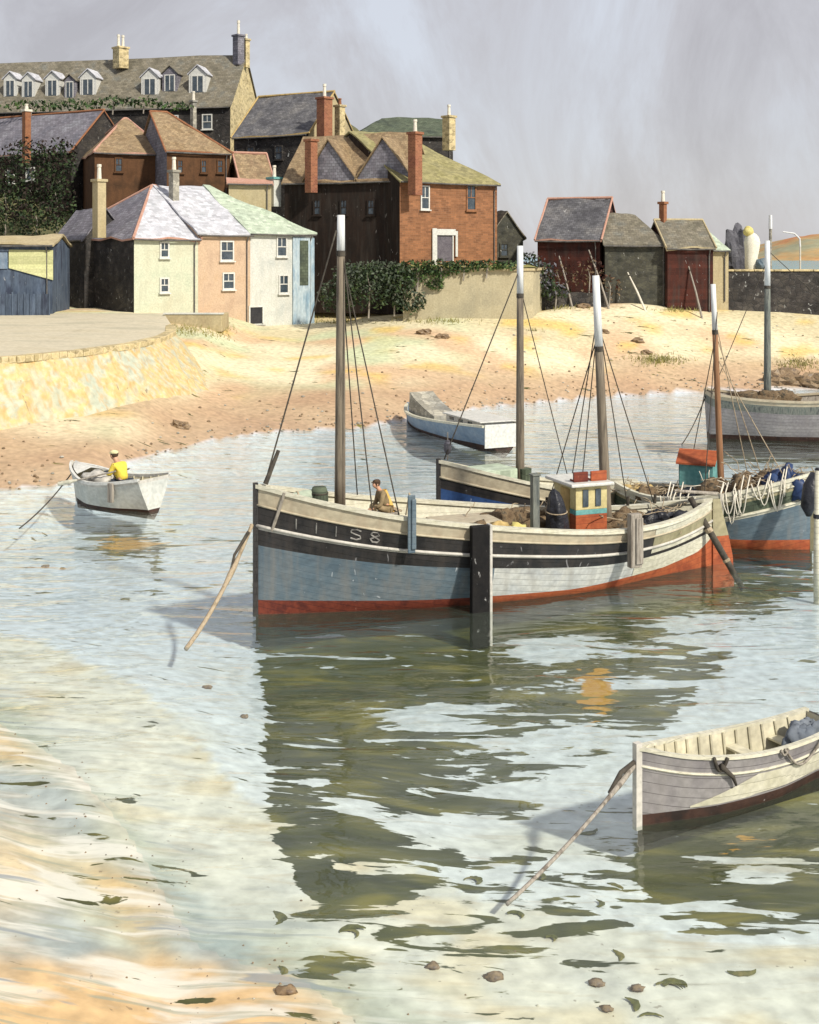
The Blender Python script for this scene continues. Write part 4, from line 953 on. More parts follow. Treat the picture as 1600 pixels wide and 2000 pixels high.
def line(o, name, a, c, r_=.022, sag=0.0, mat=None, world=False, n=10):
    a, c = Vector(a), Vector(c); pts = [a.lerp(c, i / n) - Vector((0, 0, sag * 4 * (i / n) * (1 - i / n))) for i in range(n + 1)]
    b = MB(); b.tube(pts, r_, 6); return b.build(name, mat or RPD, o, world=world, smooth=True)

grpB = 'masted fishing boats moored together'
# --- main lugger
A0 = P(500, 0, 31.6); A1 = P(1390, 0, 36.6)
dm = Vector((A1.x - A0.x, A1.y - A0.y, 0)); LM = dm.length; am = math.atan2(dm.y, dm.x)
bm_ = thing('fishing_boat', (A0.x, A0.y, 0), 'large black and blue-grey fishing boat with a cream rail and two masts', 'boat', grpB, am)
SH = [(0, 3.27), (.12, 2.85), (.25, 2.47), (.5, 1.95), (.7, 1.66), (.85, 1.66), (1, 1.92)]
shm = lambda s: sinterp(SH, s)
def rowsM(s):
    h = shm(s); k = 1 + .7 * (1 - s) ** 2
    red = interp([(0, .36), (.3, .24), (.6, .14), (.85, .26), (.95, .5), (1, .85)], s)
    z4 = h - .88 * k
    return [h, h - .27 * k, h - .56 * k, h - .64 * k, z4, (z4 + red) / 2, red, -.02, -.7]
ptM = hull(bm_, LM, 3.7, shm, rowsM, [0, 1, 2, 1, 3, 3, 4, 9], [CRM, BLK, WLN, BLU, RED, CWH, OLV, ORD, GRY, WDB], deck_drop=.45, inner=CWH, deckm=DEK, capm=CWH, capw=.2,
           tail=(.42, [0, 1, 2, 1, 8, 8, 7, 9]), bowp=.5, sternp=.95, nst=60)  # aft bands repeat the hull in lighter, sunlit tones
# sun glare on the black quarter, put in as cream and olive colour
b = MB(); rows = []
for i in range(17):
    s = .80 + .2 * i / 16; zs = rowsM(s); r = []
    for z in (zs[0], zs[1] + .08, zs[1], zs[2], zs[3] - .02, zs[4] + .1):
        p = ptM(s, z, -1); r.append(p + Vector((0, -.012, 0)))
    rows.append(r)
b.grid(rows, mf=lambda i, j: [0, 0, 1, 1, 0][j]); b.build('quarter_glare', [CWH, OLV], bm_, smooth=True)
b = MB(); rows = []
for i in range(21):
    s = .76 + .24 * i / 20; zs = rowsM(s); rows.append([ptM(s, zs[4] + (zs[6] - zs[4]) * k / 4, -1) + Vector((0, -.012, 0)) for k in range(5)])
b.grid(rows); b.build('lit_lower_hull', CWH, bm_, smooth=True)  # sunlit stern side, the light put in as cream colour
for side in (-1, 1):
    strake(bm_, LM, ptM, lambda s: rowsM(s)[2] - .04, .045, WLN, side)
    strake(bm_, LM, ptM, lambda s: rowsM(s)[1], .03, CRM, side)
# registration strokes painted along the bow
def strokes(o, pt, L, s0, s1, txt, zf, hgt, mat):
    G_ = {'I': [[(.5, 0), (.5, 1)]], 'S': [[(.95, .88), (.6, 1), (.15, .9), (.1, .65), (.45, .52), (.85, .42), (.92, .18), (.55, 0), (.08, .1)]],
          '8': [[(.5, .52), (.15, .72), (.3, .97), (.7, .97), (.85, .72), (.5, .52), (.12, .28), (.3, .02), (.7, .02), (.88, .28), (.5, .52)]]}
    b = MB(); n = len(txt)
    for i, ch in enumerate(txt):
        for st_ in G_.get(ch, []):
            q = []
            for a_, c_ in zip(st_, st_[1:]):
                for k in range(4): q.append((a_[0] + (c_[0] - a_[0]) * k / 4, a_[1] + (c_[1] - a_[1]) * k / 4))
            q.append(st_[-1]); pts = []
            for x, z in q:
                s = s0 + (s1 - s0) * (i + x * .62) / n; p = pt(s, zf(s) + z * hgt, -1); p.y -= .004; pts.append(p)
            b.tube(pts, .021, 5)
    b.build('registration_letters', mat, o)
strokes(bm_, ptM, LM, .055, .225, 'IIIS8', lambda s: rowsM(s)[2] + .08, .27, mk('faded lettering paint', [(.05, .05, .05), (.30, .29, .27)], scale=5))
def s_of(px, yoff=0.0):     # station of the lugger seen at a photo column
    r = (px - 800) / F; c, s_ = math.cos(am), math.sin(am)
    x0, y0 = A0.x - s_ * yoff, A0.y + c * yoff
    return (r * y0 - x0) / (c - r * s_) / LM
sm = s_of(664)
zt = lambda py, s, yo=0: CAMZ - (py - HZ) * (A0.y + math.sin(am) * s * LM + math.cos(am) * yo) / F
mast(bm_, (sm * LM, 0, shm(sm) - .45), zt(420, sm), .15, .10, .875, MST, MWH, 0.004)
s2 = s_of(1186)
mast(bm_, (s2 * LM, 0, shm(s2) - .45), zt(538, s2), .165, .10, .72, MST, MWH, -.05)
line(bm_, 'forestay', (.25, 0, shm(0) + .1), (sm * LM - .1, 0, zt(450, sm)), .022)
b = MB(); b.tube([(.25, 0, shm(0) + .05), (.6, 0, shm(0) + .9)], [.07, .05], 8); b.build('stay_tackle', RPD, bm_)
for k, (px, py) in enumerate(((727, 990), (775, 998), (700, 985))):
    s = s_of(px, -1.2 if k < 2 else 1.3); yy = (-1 if k < 2 else 1) * (ptM(s, shm(s), 1).y - .1)
    line(bm_, 'shroud', (s * LM, yy, shm(s)), (sm * LM + .05, 0, zt(470 + 30 * k, sm)), .018)
for k, (px, sd) in enumerate(((1112, 1), (1134, 1), (1216, 1), (1258, 1), (1075, 1))):
    s = s_of(px, sd * 1.4); line(bm_, 'shroud', (s * LM, sd * (ptM(s, shm(s), 1).y - .1), shm(s)), (s2 * LM - .28, 0, zt(600 + 12 * k, s2)), .016)
    b = MB(); b.tube([(s * LM, sd * (ptM(s, shm(s), 1).y - .1), shm(s)), (s * LM + .0, sd * (ptM(s, shm(s), 1).y - .13), shm(s) + .35)], .045, 6); b.build('deadeye', RPD, bm_)
# beaching leg
s = s_of(935, -1.8); yy = ptM(s, shm(s), 1).y; zs = shm(s)
b = MB(); b.box(s * LM - .27, s * LM + .22, -yy - .2, -yy - .02, -.9, zs + .08); b.box(s * LM + .22, s * LM + .3, -yy - .22, -yy - .0, -.9, zs + .1, 1)
b.build('beaching_leg', [mk('black wet timber', [(.007, .007, .008), (.014, .013, .013)], scale=3, rough=.7, fleck=.35, fcol=(.3, .3, .3), fscale=6, spec=.15), WLN], bm_, bevel=.02)
s = s_of(1040, -1.0); b = MB(); b.box(s * LM - .1, s * LM + .1, -1.25, -1.05, shm(s) - .5, zt(927, s, -1)); b.box(s * LM - .13, s * LM + .13, -1.28, -1.02, zt(927, s, -1), zt(927, s, -1) + .05); b.build('mooring_post', TMB, bm_, bevel=.015)
# rudder
b = MB(); zz = [-.7, .2, .85, 1.5, 1.95]; wd = [.75, .7, .55, .35, .25]
for sd in (0,):
    rows = [[(LM + .02, -.05, z), (LM + .02 + w_, -.05, z), (LM + .02 + w_, .05, z), (LM + .02, .05, z), (LM + .02, -.05, z)] for z, w_ in zip(zz, wd)]
    b.grid(rows, mf=lambda i, j: 0 if i < 2 else 1); b.face(rows[-1][:4], 1)
b.build('rudder', [ORD, OLV], bm_)
b = MB(); b.tube([(LM + .2, 0, 2.1), (LM - 1.3, 0, 2.3)], [.06, .04], 8); b.build('tiller', GTM, bm_)
b = MB(); b.tube([(.15, -.25, 3.15), (.35, -.5, 2.1), (.2, -.38, 2.0)], .05, 6)
p1 = ptM(.045, shm(.045) + .05, -1); p2 = ptM(.025, shm(.03) - 1.0, -1); b = MB(); b.tube([p1 + Vector((0, -.03, 0)), p1.lerp(p2, .5) + Vector((0, -.05, 0)), p2 + Vector((0, -.03, 0))], .045, 6); b.build('bow_strap', GTM, bm_)
# hatch, thwarts on deck
b = MB(); s = .42; b.box(s * LM - .9, s * LM + .9, -.6, .6, shm(s) - .48, shm(s) - .1); b.build('hatch', CRM, bm_, bevel=.03)

# to-world helper for things that stand on the lugger
MM = wm(bm_)
def on_boat(s, y, z): return MM @ Vector((s * LM, y, z))
# wheelhouse (part of the boat)
s = s_of(1130, .2); zd = shm(s) - .45; cx = s * LM
wz0, wz1 = zd, zt(942, s); wl = .5
b = MB(); b.box(cx - wl, cx + wl, -.55, .75, wz0, wz0 + .72, 0); b.box(cx - wl, cx + wl, -.55, .75, wz0 + .72, wz0 + .86, 1); b.box(cx - wl, cx + wl, -.55, .75, wz0 + .86, wz1, 2)
wh = b.build('wheelhouse', [ORD, TEL, WPT], bm_, bevel=.015)
b = MB(); b.box(cx - wl - .22, cx + wl + .15, -.72, .9, wz1 + .002, wz1 + .1); b.build('roof', WWH, wh, bevel=.03)
for k in (-.28, .12):
    b = MB(); b.box(cx + k, cx + k + .17, -.58, -.552, wz0 + .95, wz1 - .1); b.build('window', GLS, wh)
b = MB(); b.box(cx - wl - .03, cx - wl - .002, -.2, .3, wz0 + .1, wz1 - .12); b.build('door', OCH, wh)
for x0, x1, m_ in ((cx - .5, cx - .05, RED), (cx + .05, cx + .55, ORD)):
    b = MB(); b.box(x0, x1, -.45, -.38, wz1 + .102, wz1 + .38); b.box(x0 + .05, x0 + .1, -.38, -.1, wz1 + .102, wz1 + .14); b.box(x1 - .1, x1 - .05, -.38, -.1, wz1 + .102, wz1 + .14); b.build('name_board', m_, wh, bevel=.008)
# black tarpaulin bundle beside it
def drape(name, label, cat, loc, rx, ry, hgt, mat, seed=0, hook=0.0, group=None, mat2=None):
    o = thing(name, loc, label, cat, group); b = MB(); rows = []
    for j in range(15):
        t = j / 14; k = math.sqrt(max(0, 1 - t ** 3.2)) * (1 - .18 * t) + .02
        rows.append([(rx * k * math.cos(a_) * (1 + .16 * math.sin(6 * a_ + seed + 2 * t) * (1 - t * .4)) + hook * t * t, ry * k * math.sin(a_) * (1 + .16 * math.cos(5 * a_ + seed)), hgt * t) for a_ in [q * math.pi / 14 for q in range(29)]])
    b.grid(rows[::1]); m_ = b.build('cloth', mat, o, smooth=True)
    b = MB(); z_ = hgt * .55; b.tube([(rx * .97 * math.cos(a_) + hook * .3, ry * .97 * math.sin(a_), z_ + .04 * math.sin(a_)) for a_ in [q * math.pi / 10 for q in range(21)]], .018, 5)
    b.build('lashing', RPE, o); return o
s = s_of(1086, -.4); drape('tarpaulin', 'tall black tarpaulin bundle standing left of the wheelhouse', 'tarpaulin', on_boat(s, -.5, shm(s) - .45), .30, .28, 1.42, TAR, 1, -.1)
# barrel-like floats at the bow
s = s_of(624, -.2); z_ = shm(s) - .35
t = thing('barrel', on_boat(s, -.2, z_), 'dark green barrel on the bow deck of the nearest boat', 'barrel')
b = MB(); b.tube([(0, 0, 0), (0, 0, .15), (0, 0, .35), (0, 0, .55), (0, 0, .68)], [.19, .22, .235, .22, .18], 16); b.build('staves', DGR, t, smooth=True)
b = MB(); [b.tube([(0, 0, q), (0, 0, q + .04)], [.232, .236], 16) for q in (.15, .5)]; b.build('hoops', RPD, t)
s = s_of(596, -.2); t = thing('sailcloth', on_boat(s, -.1, shm(s) - .2), 'pale green rolled sailcloth lying beside the dark green barrel', 'sailcloth', rz=am)
b = MB(); b.tube([(-.75, 0, .05), (-.4, .02, .16), (0, -.02, .2), (.3, .0, .2), (.42, 0, .2)], [.06, .12, .17, .17, .14], 12); b.build('roll', GRF, t, smooth=True)
b = MB(); [b.tube([(q, 0, .17), (q + .04, 0, .17)], [.178, .178], 12) for q in (-.2, .2)]; b.build('tie', RPE, t)
# catch boxes / nets amidships
for k, (px, yo, lab) in enumerate(((935, -.9, 'cream fish box with yellow nets, leftmost of the deck boxes'), (975, -.7, 'brown fish box in the middle of the deck boxes'), (1012, -1.0, 'cream fish box nearest the grey-green post'))):
    s = s_of(px, yo); t = thing('fish_box', on_boat(s, yo, shm(s) - .43), lab, 'box', 'fish boxes on the nearest boat', am + .1 * (k - 1))
    b = MB()
    for q in ((-.32, .32, -.2, -.17, 0, .3), (-.32, .32, .17, .2, 0, .3), (-.32, -.29, -.17, .17, 0, .3), (.29, .32, -.17, .17, 0, .3), (-.29, .29, -.17, .17, .02, .05)): b.box(*q)
    b.build('crate', CWH if k != 1 else OCH, t)
    b = MB(); b.blob((0, 0, .26), (.27, .16, .2), 7, rough=.4, seed=k); b.build('contents', [NET, OCH, LYE][k], t, smooth=True)
def heap(name, label, cat, loc, r, mat, n=5, seed=1, group=None, cords=14, rz=0.0, cm=None):
    o = thing(name, loc, label, cat, group, rz); b = MB(); rnd = random.Random(seed)
    for k in range(n):
        b.blob((rnd.uniform(-.7, .7) * r[0], rnd.uniform(-.6, .6) * r[1], r[2] * rnd.uniform(.1, .5)), (r[0] * rnd.uniform(.35, .6), r[1] * rnd.uniform(.4, .7), r[2] * rnd.uniform(.4, .7)), 9, rough=.35, seed=seed + k)
    b.build('pile', mat, o, smooth=True)
    b = MB()
    for k in range(cords):
        p = Vector((rnd.uniform(-1, 1) * r[0], rnd.uniform(-.8, .8) * r[1], r[2] * rnd.uniform(.5, 1.0))); d = Vector((rnd.gauss(0, .3), rnd.gauss(0, .2), rnd.gauss(0, .1)))
        pts = []
        for q in range(7):
            pts.append(p.copy()); p = p + d * .38; d = Matrix.Rotation(rnd.uniform(-.7, .7), 3, 'Z') @ d; p.z = max(.02, p.z + rnd.gauss(0, .04))
        b.tube(pts, .014, 5)
    if cords: b.build('cords', cm or RPE, o, smooth=True)
    return o
s = s_of(985, .6); heap('fishing_net', 'brown net heap on the far side of the nearest boat amidships', 'net', on_boat(s, .5, shm(s) - .4), (1.4, .5, .5), NET, 7, 3, rz=am)
s = s_of(1215, .2); heap('fishing_net', 'dark net heap just right of the second mast on the nearest boat', 'net', on_boat(s, .1, shm(s) - .42), (.9, .6, .55), NET, 6, 5, rz=am)
s = s_of(1290, .2); heap('fishing_net', 'dark net heap at the stern of the nearest boat', 'net', on_boat(s, 0, shm(s) - .42), (.7, .4, .5), TAR, 6, 8, rz=am)
# fenders and planks on the side
for px, py0, py1, wpx, mat, lab, thick in ((1238, 1003, 1108, 26, GTM, 'thick grey wooden fender hanging over the sunlit stern quarter', .2), (805, 968, 1082, 15, BLU, 'narrow blue-grey plank fender hanging right of the crouching person', .08)):
    s = s_of(px, -1.75); e = ptM(s, shm(s), -1); zt1 = zt(py0, s, -1.8); zt0 = zt(py1, s, -1.8)
    t = thing('timber_fender', MM @ Vector((s * LM, e.y - .1, 0)), lab, 'fender', rz=am); ww = wpx * 33.5 / F / 2
    b = MB(); b.box(-ww, ww, -thick, thick * .3 - .05, zt0, zt1); b.box(-ww * .2, ww * 1.05, -thick - .05, -thick, zt0 + .1, zt1 - .1); b.build('timber', mat, t, bevel=.03)
    b = MB(); b.tube([(0, -thick, zt1 - .15), (0, .1, zt1 + .02), (0, .35, shm(s) + .08)], .02, 6); b.build('lanyard', RPE, t)
# leaning pole at the stern
t = thing('wooden_pole', G(1447, 1145, 0), 'dark tarred pole slanting from the stern of the nearest boat into the water', 'pole')
p0 = G(1452, 1152, -.5); p1 = P(1348, 972, 36.3)
b = MB(); b.tube([p0, Vector(p0).lerp(p1, .5) + Vector((.03, 0, -.04)), p1], [.085, .1, .085], 10); b.build('shaft', RPD, t, world=True, smooth=True)
b = MB(); q = Vector(p0).lerp(p1, .62); b.tube([q, q.lerp(p1, .12)], .115, 10); q = Vector(p0).lerp(p1, .3); b.tube([q, q.lerp(p1, .04)], .11, 10); b.build('lashing', RPE, t, world=True)
# mooring rope from the bow
t = thing('mooring_rope', G(363, 1268), 'thick brown mooring rope from the bow of the nearest boat into the water', 'rope')
pa = MM @ Vector((-.1, 0, 2.3)); pb_ = G(363, 1268, -.05)
b = MB(); pts = [Vector(pa).lerp(pb_, i / 14) - Vector((0, 0, .25 * 4 * (i / 14) * (1 - i / 14))) for i in range(15)]
b.tube(pts, [.05] * 4 + [.075] * 2 + [.055] * 9, 8); b.build('strands', RPE, t, world=True, smooth=True)
b = MB(); b.tube([pts[1] + Vector((.03, -.06, .1)), pts[3] + Vector((-.1, -.07, .05)), pts[5]], [.05, .035, .03], 8); b.build('knot', RPD, t, world=True, smooth=True)

# --- boat N behind
A0n = P(857, 0, 39.3); an = R(30); LN = 8.2
bn = thing('fishing_boat', (A0n.x, A0n.y, 0), 'single-masted black boat with a broad cream rail and blue side, behind the nearest boat', 'boat', grpB, an)
shn = lambda s: sinterp([(0, 2.62), (.2, 2.15), (.45, 1.62), (.7, 1.3), (1, 1.25)], s)
def rowsN(s):
    h = shn(s); k = 1 + .4 * (1 - s); return [h, h - .36 * k, h - .55 * k, h - .6 * k, .25, -.02, -.7]
ptN = hull(bn, LN, 3.0, shn, rowsN, [0, 1, 1, 2, 3, 4], [CRM, BLK, NBL, RED, WDB], deck_drop=.45, inner=CWH, deckm=DEK, capm=CWH, capw=.2)
strake(bn, LN, ptN, lambda s: rowsN(s)[1] + .02, .04, CRM, -1)
r = (1016 - 800) / F; sn = (r * A0n.y - A0n.x) / (math.cos(an) - r * math.sin(an)) / LN; Yn = A0n.y + math.sin(an) * sn * LN
mast(bn, (sn * LN, 0, shn(sn) - .45), CAMZ + 20 * Yn / F, .15, .10, .8, MST, MWH, 0)
line(bn, 'forestay', (.2, 0, shn(0) + .05), (sn * LN - .05, 0, CAMZ - 30 * Yn / F), .02)
for y_ in (-1.1, 1.1): line(bn, 'shroud', (sn * LN + 1.1, y_ * 1.2, shn(sn + .1)), (sn * LN, 0, CAMZ - 60 * Yn / F), .016)
b = MB(); b.box(1.4, 2.7, -.55, .6, shn(.2) - .45, shn(.2) + .12); cb = b.build('cuddy', GRF, bn, bevel=.05)
b = MB(); b.tube([(3.3, -.1, shn(.3) - .45), (3.3, -.1, shn(.3) + .22)], [.2, .22], 12); b.build('winch', DGR, bn, bevel=.01)
t = thing('buoy', wm(bn) @ Vector((.4, .1, shn(0) + .0)), 'small violet-grey buoy hung at the bow of the single-masted black boat', 'buoy')
b = MB(); b.blob((0, 0, .42), (.13, .13, .24), 8, rough=.05); b.build('float', SLV, t, smooth=True); b = MB(); b.tube([(0, 0, 0), (0, 0, .9)], .02, 6); b.build('rod', GTM, t)

# --- boat O at the right
A0o = P(1200, 0, 41.4); A1o = P(1586, 0, 38.6); do = Vector((A0o.x - A1o.x, A0o.y - A1o.y, 0)); LO = do.length; ao = math.atan2(do.y, do.x)
bo = thing('fishing_boat', (A1o.x, A1o.y, 0), 'blue fishing boat with green and cream strakes heaped with nets, at the right edge', 'boat', grpB, ao)
sho = lambda s: sinterp([(0, 2.35), (.2, 2.0), (.45, 1.62), (.75, 1.4), (1, 1.55)], s)
def rowsO(s):
    h = sho(s); return [h, h - .2, h - .34, h - .68, h - .84, .3, -.02, -.7]
ptO = hull(bo, LO, 3.0, sho, rowsO, [0, 1, 2, 0, 3, 4, 5], [CWH, OLV, DGR, BLU, ORD, WDB], deck_drop=.4, inner=OCH, deckm=DEK, capm=CWH, capw=.2)
for side in (-1, 1):
    strake(bo, LO, ptO, lambda s: rowsO(s)[3] - .06, .04, CWH, side); strake(bo, LO, ptO, lambda s: rowsO(s)[1], .035, CWH, side)
MO = wm(bo)
def so_of(px, yo=0.0):
    r = (px - 800) / F; c, s_ = math.cos(ao), math.sin(ao); x0, y0 = A1o.x - s_ * yo, A1o.y + c * yo
    return (r * y0 - x0) / (c - r * s_) / LO
sO = so_of(1410); YO = (MO @ Vector((sO * LO, 0, 0))).y
mast(bo, (sO * LO, 0, sho(sO) - .4), CAMZ - 55 * YO / F, .11, .08, .78, MSB, MWH, .04)
for px, sd, py in ((1378, 1, 610), (1340, -1, 640), (1462, -1, 640), (1490, -1, 660), (1530, 1, 700)):
    s = so_of(px, sd * 1.2); line(bo, 'shroud', (s * LO, sd * (ptO(min(.97, max(.03, s)), 1.3, 1).y - .05), sho(s)), (sO * LO + .15, 0, CAMZ - (py - HZ) * YO / F), .016, mat=RPE if px > 1420 else RPD)
# cabin on O (far side)
s = so_of(1362, -.75); zc = sho(s) - .4; cx = s * LO; zcb = CAMZ - (928 - HZ) * 41.0 / F; ztb = CAMZ - (900 - HZ) * 41 / F; zrb = CAMZ - (884 - HZ) * 41 / F
b = MB(); b.box(cx - .6, cx + .5, -1.15, -.35, zc, ztb, 0)
b.prism([(cx - .6, -1.15, ztb), (cx - .6, -.35, ztb), (cx - .6, -.75, zrb)], [(cx + .5, -1.15, ztb), (cx + .5, -.35, ztb), (cx + .5, -.75, zrb)], 0)
cab = b.build('cabin', [TEL], bo)
b = MB()
for sg in (-1, 1):
    a = Vector((cx - .7, -.75 + sg * .5, ztb - .06)); c = Vector((cx - .7, -.75, zrb + .06)); d = Vector((1.3, 0, 0)); up = Vector((0, 0, .06)); b.prism([a, c, c + up, a + up], [a + d, c + d, c + up + d, a + up + d])
b.build('roof', ORD, cab)
b = MB(); b.box(cx + .502, cx + .53, -1.12, -.38, zc, ztb); b.prism([(cx + .502, -1.12, ztb), (cx + .502, -.38, ztb), (cx + .502, -.75, zrb - .02)], [(cx + .53, -1.12, ztb), (cx + .53, -.38, ztb), (cx + .53, -.75, zrb - .02)]); b.build('door', SLV, cab)
b = MB(); b.box(cx - .5, cx + .4, -.35, -.32, zc + .3, zc + .55); b.build('panel', CWH, cab)
for k, (px, yo, rx, ry, rz_, m_, lab) in enumerate(((1290, .2, .8, .8, .55, NET, 'brown net heap at the left end of the net-laden boat'), (1345, .5, .7, .7, .5, TAR, 'black net heap in front of the red-roofed cabin'), (1420, .3, .8, .7, .7, NET, 'tangled brown net heap at the foot of the reddish mast'),
        (1480, .2, .8, .8, .8, NET, 'tall net heap right of the reddish mast'), (1535, .0, .7, .6, .75, BTP, 'blue-black net heap near the bow at the right edge'), (1240, .0, .6, .6, .45, OCH, 'ochre sail heap at the far left end of the net-laden boat'))):
    s = so_of(px, yo); p = MO @ Vector((s * LO, yo, sho(s) - .4)); heap('fishing_net', lab, 'net', p, (rx, ry, rz_), m_, 7, 20 + k, rz=ao, cords=26, cm=RPE if k != 2 else POT)
# ropes hung over the side of O
b = MB(); rnd = random.Random(4)
rp = thing('rope_tangle', MO @ Vector((LO * .4, 1.5, 1.6)), 'tangle of pale ropes looped over the rail of the net-laden boat', 'rope')
for k in range(16):
    s = .08 + .62 * rnd.random(); p = ptO(s, sho(s) + .1, 1); pts = [Vector((p.x, p.y - .4, p.z + .15 + rnd.random() * .3))]
    ln = rnd.uniform(.35, 1.0); dx = rnd.uniform(-.5, .5)
    for q in range(9):
        t_ = q / 8; z_ = sho(s) + .1 - ln * math.sin(math.pi * t_); ss_ = min(.95, max(.02, s + dx * t_ / LO)); pp = ptO(ss_, min(z_, sho(ss_)), 1); pts.append(Vector((pp.x, pp.y + .07, z_)))
    b = MB(); b.tube([MO @ v for v in pts], .022, 5); b.build('loop', POT, rp, world=True, smooth=True)
# black fender + posts at right edge
t = thing('rubber_fender', P(1585, 1010, 37.6), 'big black fender hanging at the bow on the right edge', 'fender')
b = MB(); b.tube([P(1592, 925, 37.5), P(1584, 950, 37.4), P(1578, 990, 37.3), P(1580, 1008, 37.3)], [.14, .24, .22, .08], 12); b.build('body', TAR, t, world=True, smooth=True)
b = MB(); b.tube([P(1592, 925, 37.5), P(1585, 912, 37.9)], .02, 6); b.build('lanyard', RPE, t, world=True)
t = thing('mooring_pile', G(1592, 1130, 0), 'slim pale upright timber pile in the water at the right edge', 'post')
p = G(1596, 1120, 0); b = MB(); b.tube([(p.x, p.y, -1.2), (p.x, p.y, .6), (p.x + .03, p.y, 3.0)], [.10, .10, .09], 12); b.build('shaft', CWH, t, world=True, smooth=True)
b = MB(); b.tube([(p.x + .03, p.y, 3.0), (p.x + .03, p.y, 3.06)], [.10, .07], 12); b.tube([(p.x, p.y, 1.6), (p.x, p.y, 1.72)], [.11, .11], 12); b.build('iron_band', TAR, t, world=True)

# --- boat L far right
A0l = P(1384, 0, 62.5); al = R(-4); LL = 10.5
bl = thing('fishing_boat', (A0l.x, A0l.y, 0), 'grey boat with one dark mast lying far off at the right edge below the sand', 'boat', grpB, al)
shl = lambda s: sinterp([(0, 2.35), (.2, 2.1), (.5, 1.95), (1, 2.2)], 1 - s)
# transom faces left: build reversed
bl.location = (A0l.x + LL * math.cos(al), A0l.y + LL * math.sin(al), 0); bl.rotation_euler = (0, 0, al + math.pi)
def rowsL(s):
    h = sinterp([(0, 2.6), (.5, 2.0), (.8, 2.05), (1, 2.3)], s); return [h, h - .22, h - .62, .55, .22, -.02, -.6]
ptL = hull(bl, LL, 3.4, lambda s: rowsL(s)[0], rowsL, [0, 1, 2, 2, 3, 4], [CRM, TMB, GPL, DBT, WDB], deck_drop=.4, transom=.82, inner=GTM, deckm=DEK, capm=CRM, capw=.2)
r = (1499 - 800) / F; yl = r
aLn = al + math.pi; x0, y0 = bl.location.x, bl.location.y; sl_ = (r * y0 - x0) / (math.cos(aLn) - r * math.sin(aLn)) / LL
YL = y0 + math.sin(aLn) * sl_ * LL
mast(bl, (sl_ * LL, 0, 1.6), CAMZ + 30 * YL / F, .19, .13, .72, TMB, MWH)
line(bl, 'backstay', (LL - .2, 0, 2.3), (sl_ * LL, 0, 9.0), .02); line(bl, 'forestay', (.2, 0, 2.6), (sl_ * LL, 0, 9.5), .02)
ML = wm(bl)
line(None, 'mooring_line', ML @ Vector((LL, -.8, 2.0)), G(1332, 868), .03, .2, RPD); tag(bpy.data.objects['mooring_line'], 'dark mooring line slanting from the left end of the far grey boat', 'rope')
heap('fishing_net', 'brown net heap on the deck of the far grey boat', 'net', ML @ Vector((LL * .72, 0, 1.7)), (1.6, .7, .7), NET, 6, 41, cords=10)

# --- boat M blue-grey in mid distance
A0m = P(985, 0, 58.2); A1m = P(797, 0, 68.5); dq = Vector((A0m.x - A1m.x, A0m.y - A1m.y, 0)); Lq = dq.length; aq = math.atan2(dq.y, dq.x)
bq = thing('open_boat', (A1m.x, A1m.y, 0), 'long blue-grey open boat with a dark bottom edge aground beyond the masts', 'boat', rz=aq)
shq = lambda s: sinterp([(0, .95), (.15, .78), (.5, .85), (1, 1.15)], s)
def rowsQ(s):
    h = shq(s); return [h, h - .1, h * .5, .15, -.02, -.4]
ptQ = hull(bq, Lq, 3.0, shq, rowsQ, [1, 1, 1, 2, 2], [BLK, LBL, DBT], deck_drop=.35, transom=.75, inner=GRY, deckm=GRY, capm=CWH, capw=.18, keel=.4)
b = MB(); rows = []
for i in range(7):
    s = .16 + .28 * i / 6; h_ = 1.35 * (1 - .75 * (i / 6) ** .8); rows.append([(s * Lq, -.75, shq(s) - .35), (s * Lq, -.7, shq(s) - .3 + h_), (s * Lq, .7, shq(s) - .3 + h_), (s * Lq, .75, shq(s) - .35)])
b.grid(rows); b.face(rows[0]); b.face(rows[-1][::-1]); b.build('spray_hood', PTC, bq)
b = MB(); b.box(.60 * Lq, .93 * Lq, -.9, .9, shq(.7) - .34, shq(.8) + .22); ch = b.build('cabin', WWH, bq, bevel=.05)
b = MB(); b.box(.58 * Lq, .95 * Lq, -1.0, 1.0, shq(.8) + .222, shq(.8) + .29); b.build('roof', WWH, ch, bevel=.03)
for k in range(3):
    b = MB(); b.box((.64 + .09 * k) * Lq, (.68 + .09 * k) * Lq, -.925, -.902, shq(.8) + .02, shq(.8) + .16); b.build('window', GLS, ch)
b = MB(); b.box(Lq + .0, Lq + .06, -1.05, 1.05, .15, shq(1) + .1); b.build('transom', WWH, bq)

# --- Q rowing boat with the person in yellow
T0 = G(292, 1003); A0r = Vector((P(152, 0, 46.4).x, 46.4, 0)); ds = Vector((T0.x + .1 - A0r.x, T0.y + .35 - A0r.y, 0)); LR = ds.length; ar = math.atan2(ds.y, ds.x)
br = thing('rowing_boat', (A0r.x, A0r.y, 0), 'small white rowing boat with a raised bow carrying the person in yellow', 'boat', rz=ar)
shr = lambda s: sinterp([(0, 1.35), (.12, 1.2), (.35, .95), (.65, 1.0), (1, 1.22)], s)
def rowsR(s):
    h = shr(s); return [h, h - .12, h * .6, .1, -.05, -.3]
ptR = hull(br, LR, 2.1, shr, rowsR, [0, 1, 1, 2, 2], [WLN, WHT, DBT], transom=.78, inner=IVC, deckm=GTM, capm=WWH, capw=.12, floor_z=.1, keel=.3, ribs=8, rake=.35)
for s in (.35, .62, .86):
    b = MB(); w_ = ptR(s, shr(s) - .3, 1, .08).y; b.box(s * LR - .13, s * LR + .13, -w_, w_, shr(s) - .33, shr(s) - .28); b.build('thwart', IVC, br, bevel=.01)
b = MB(); rows = []
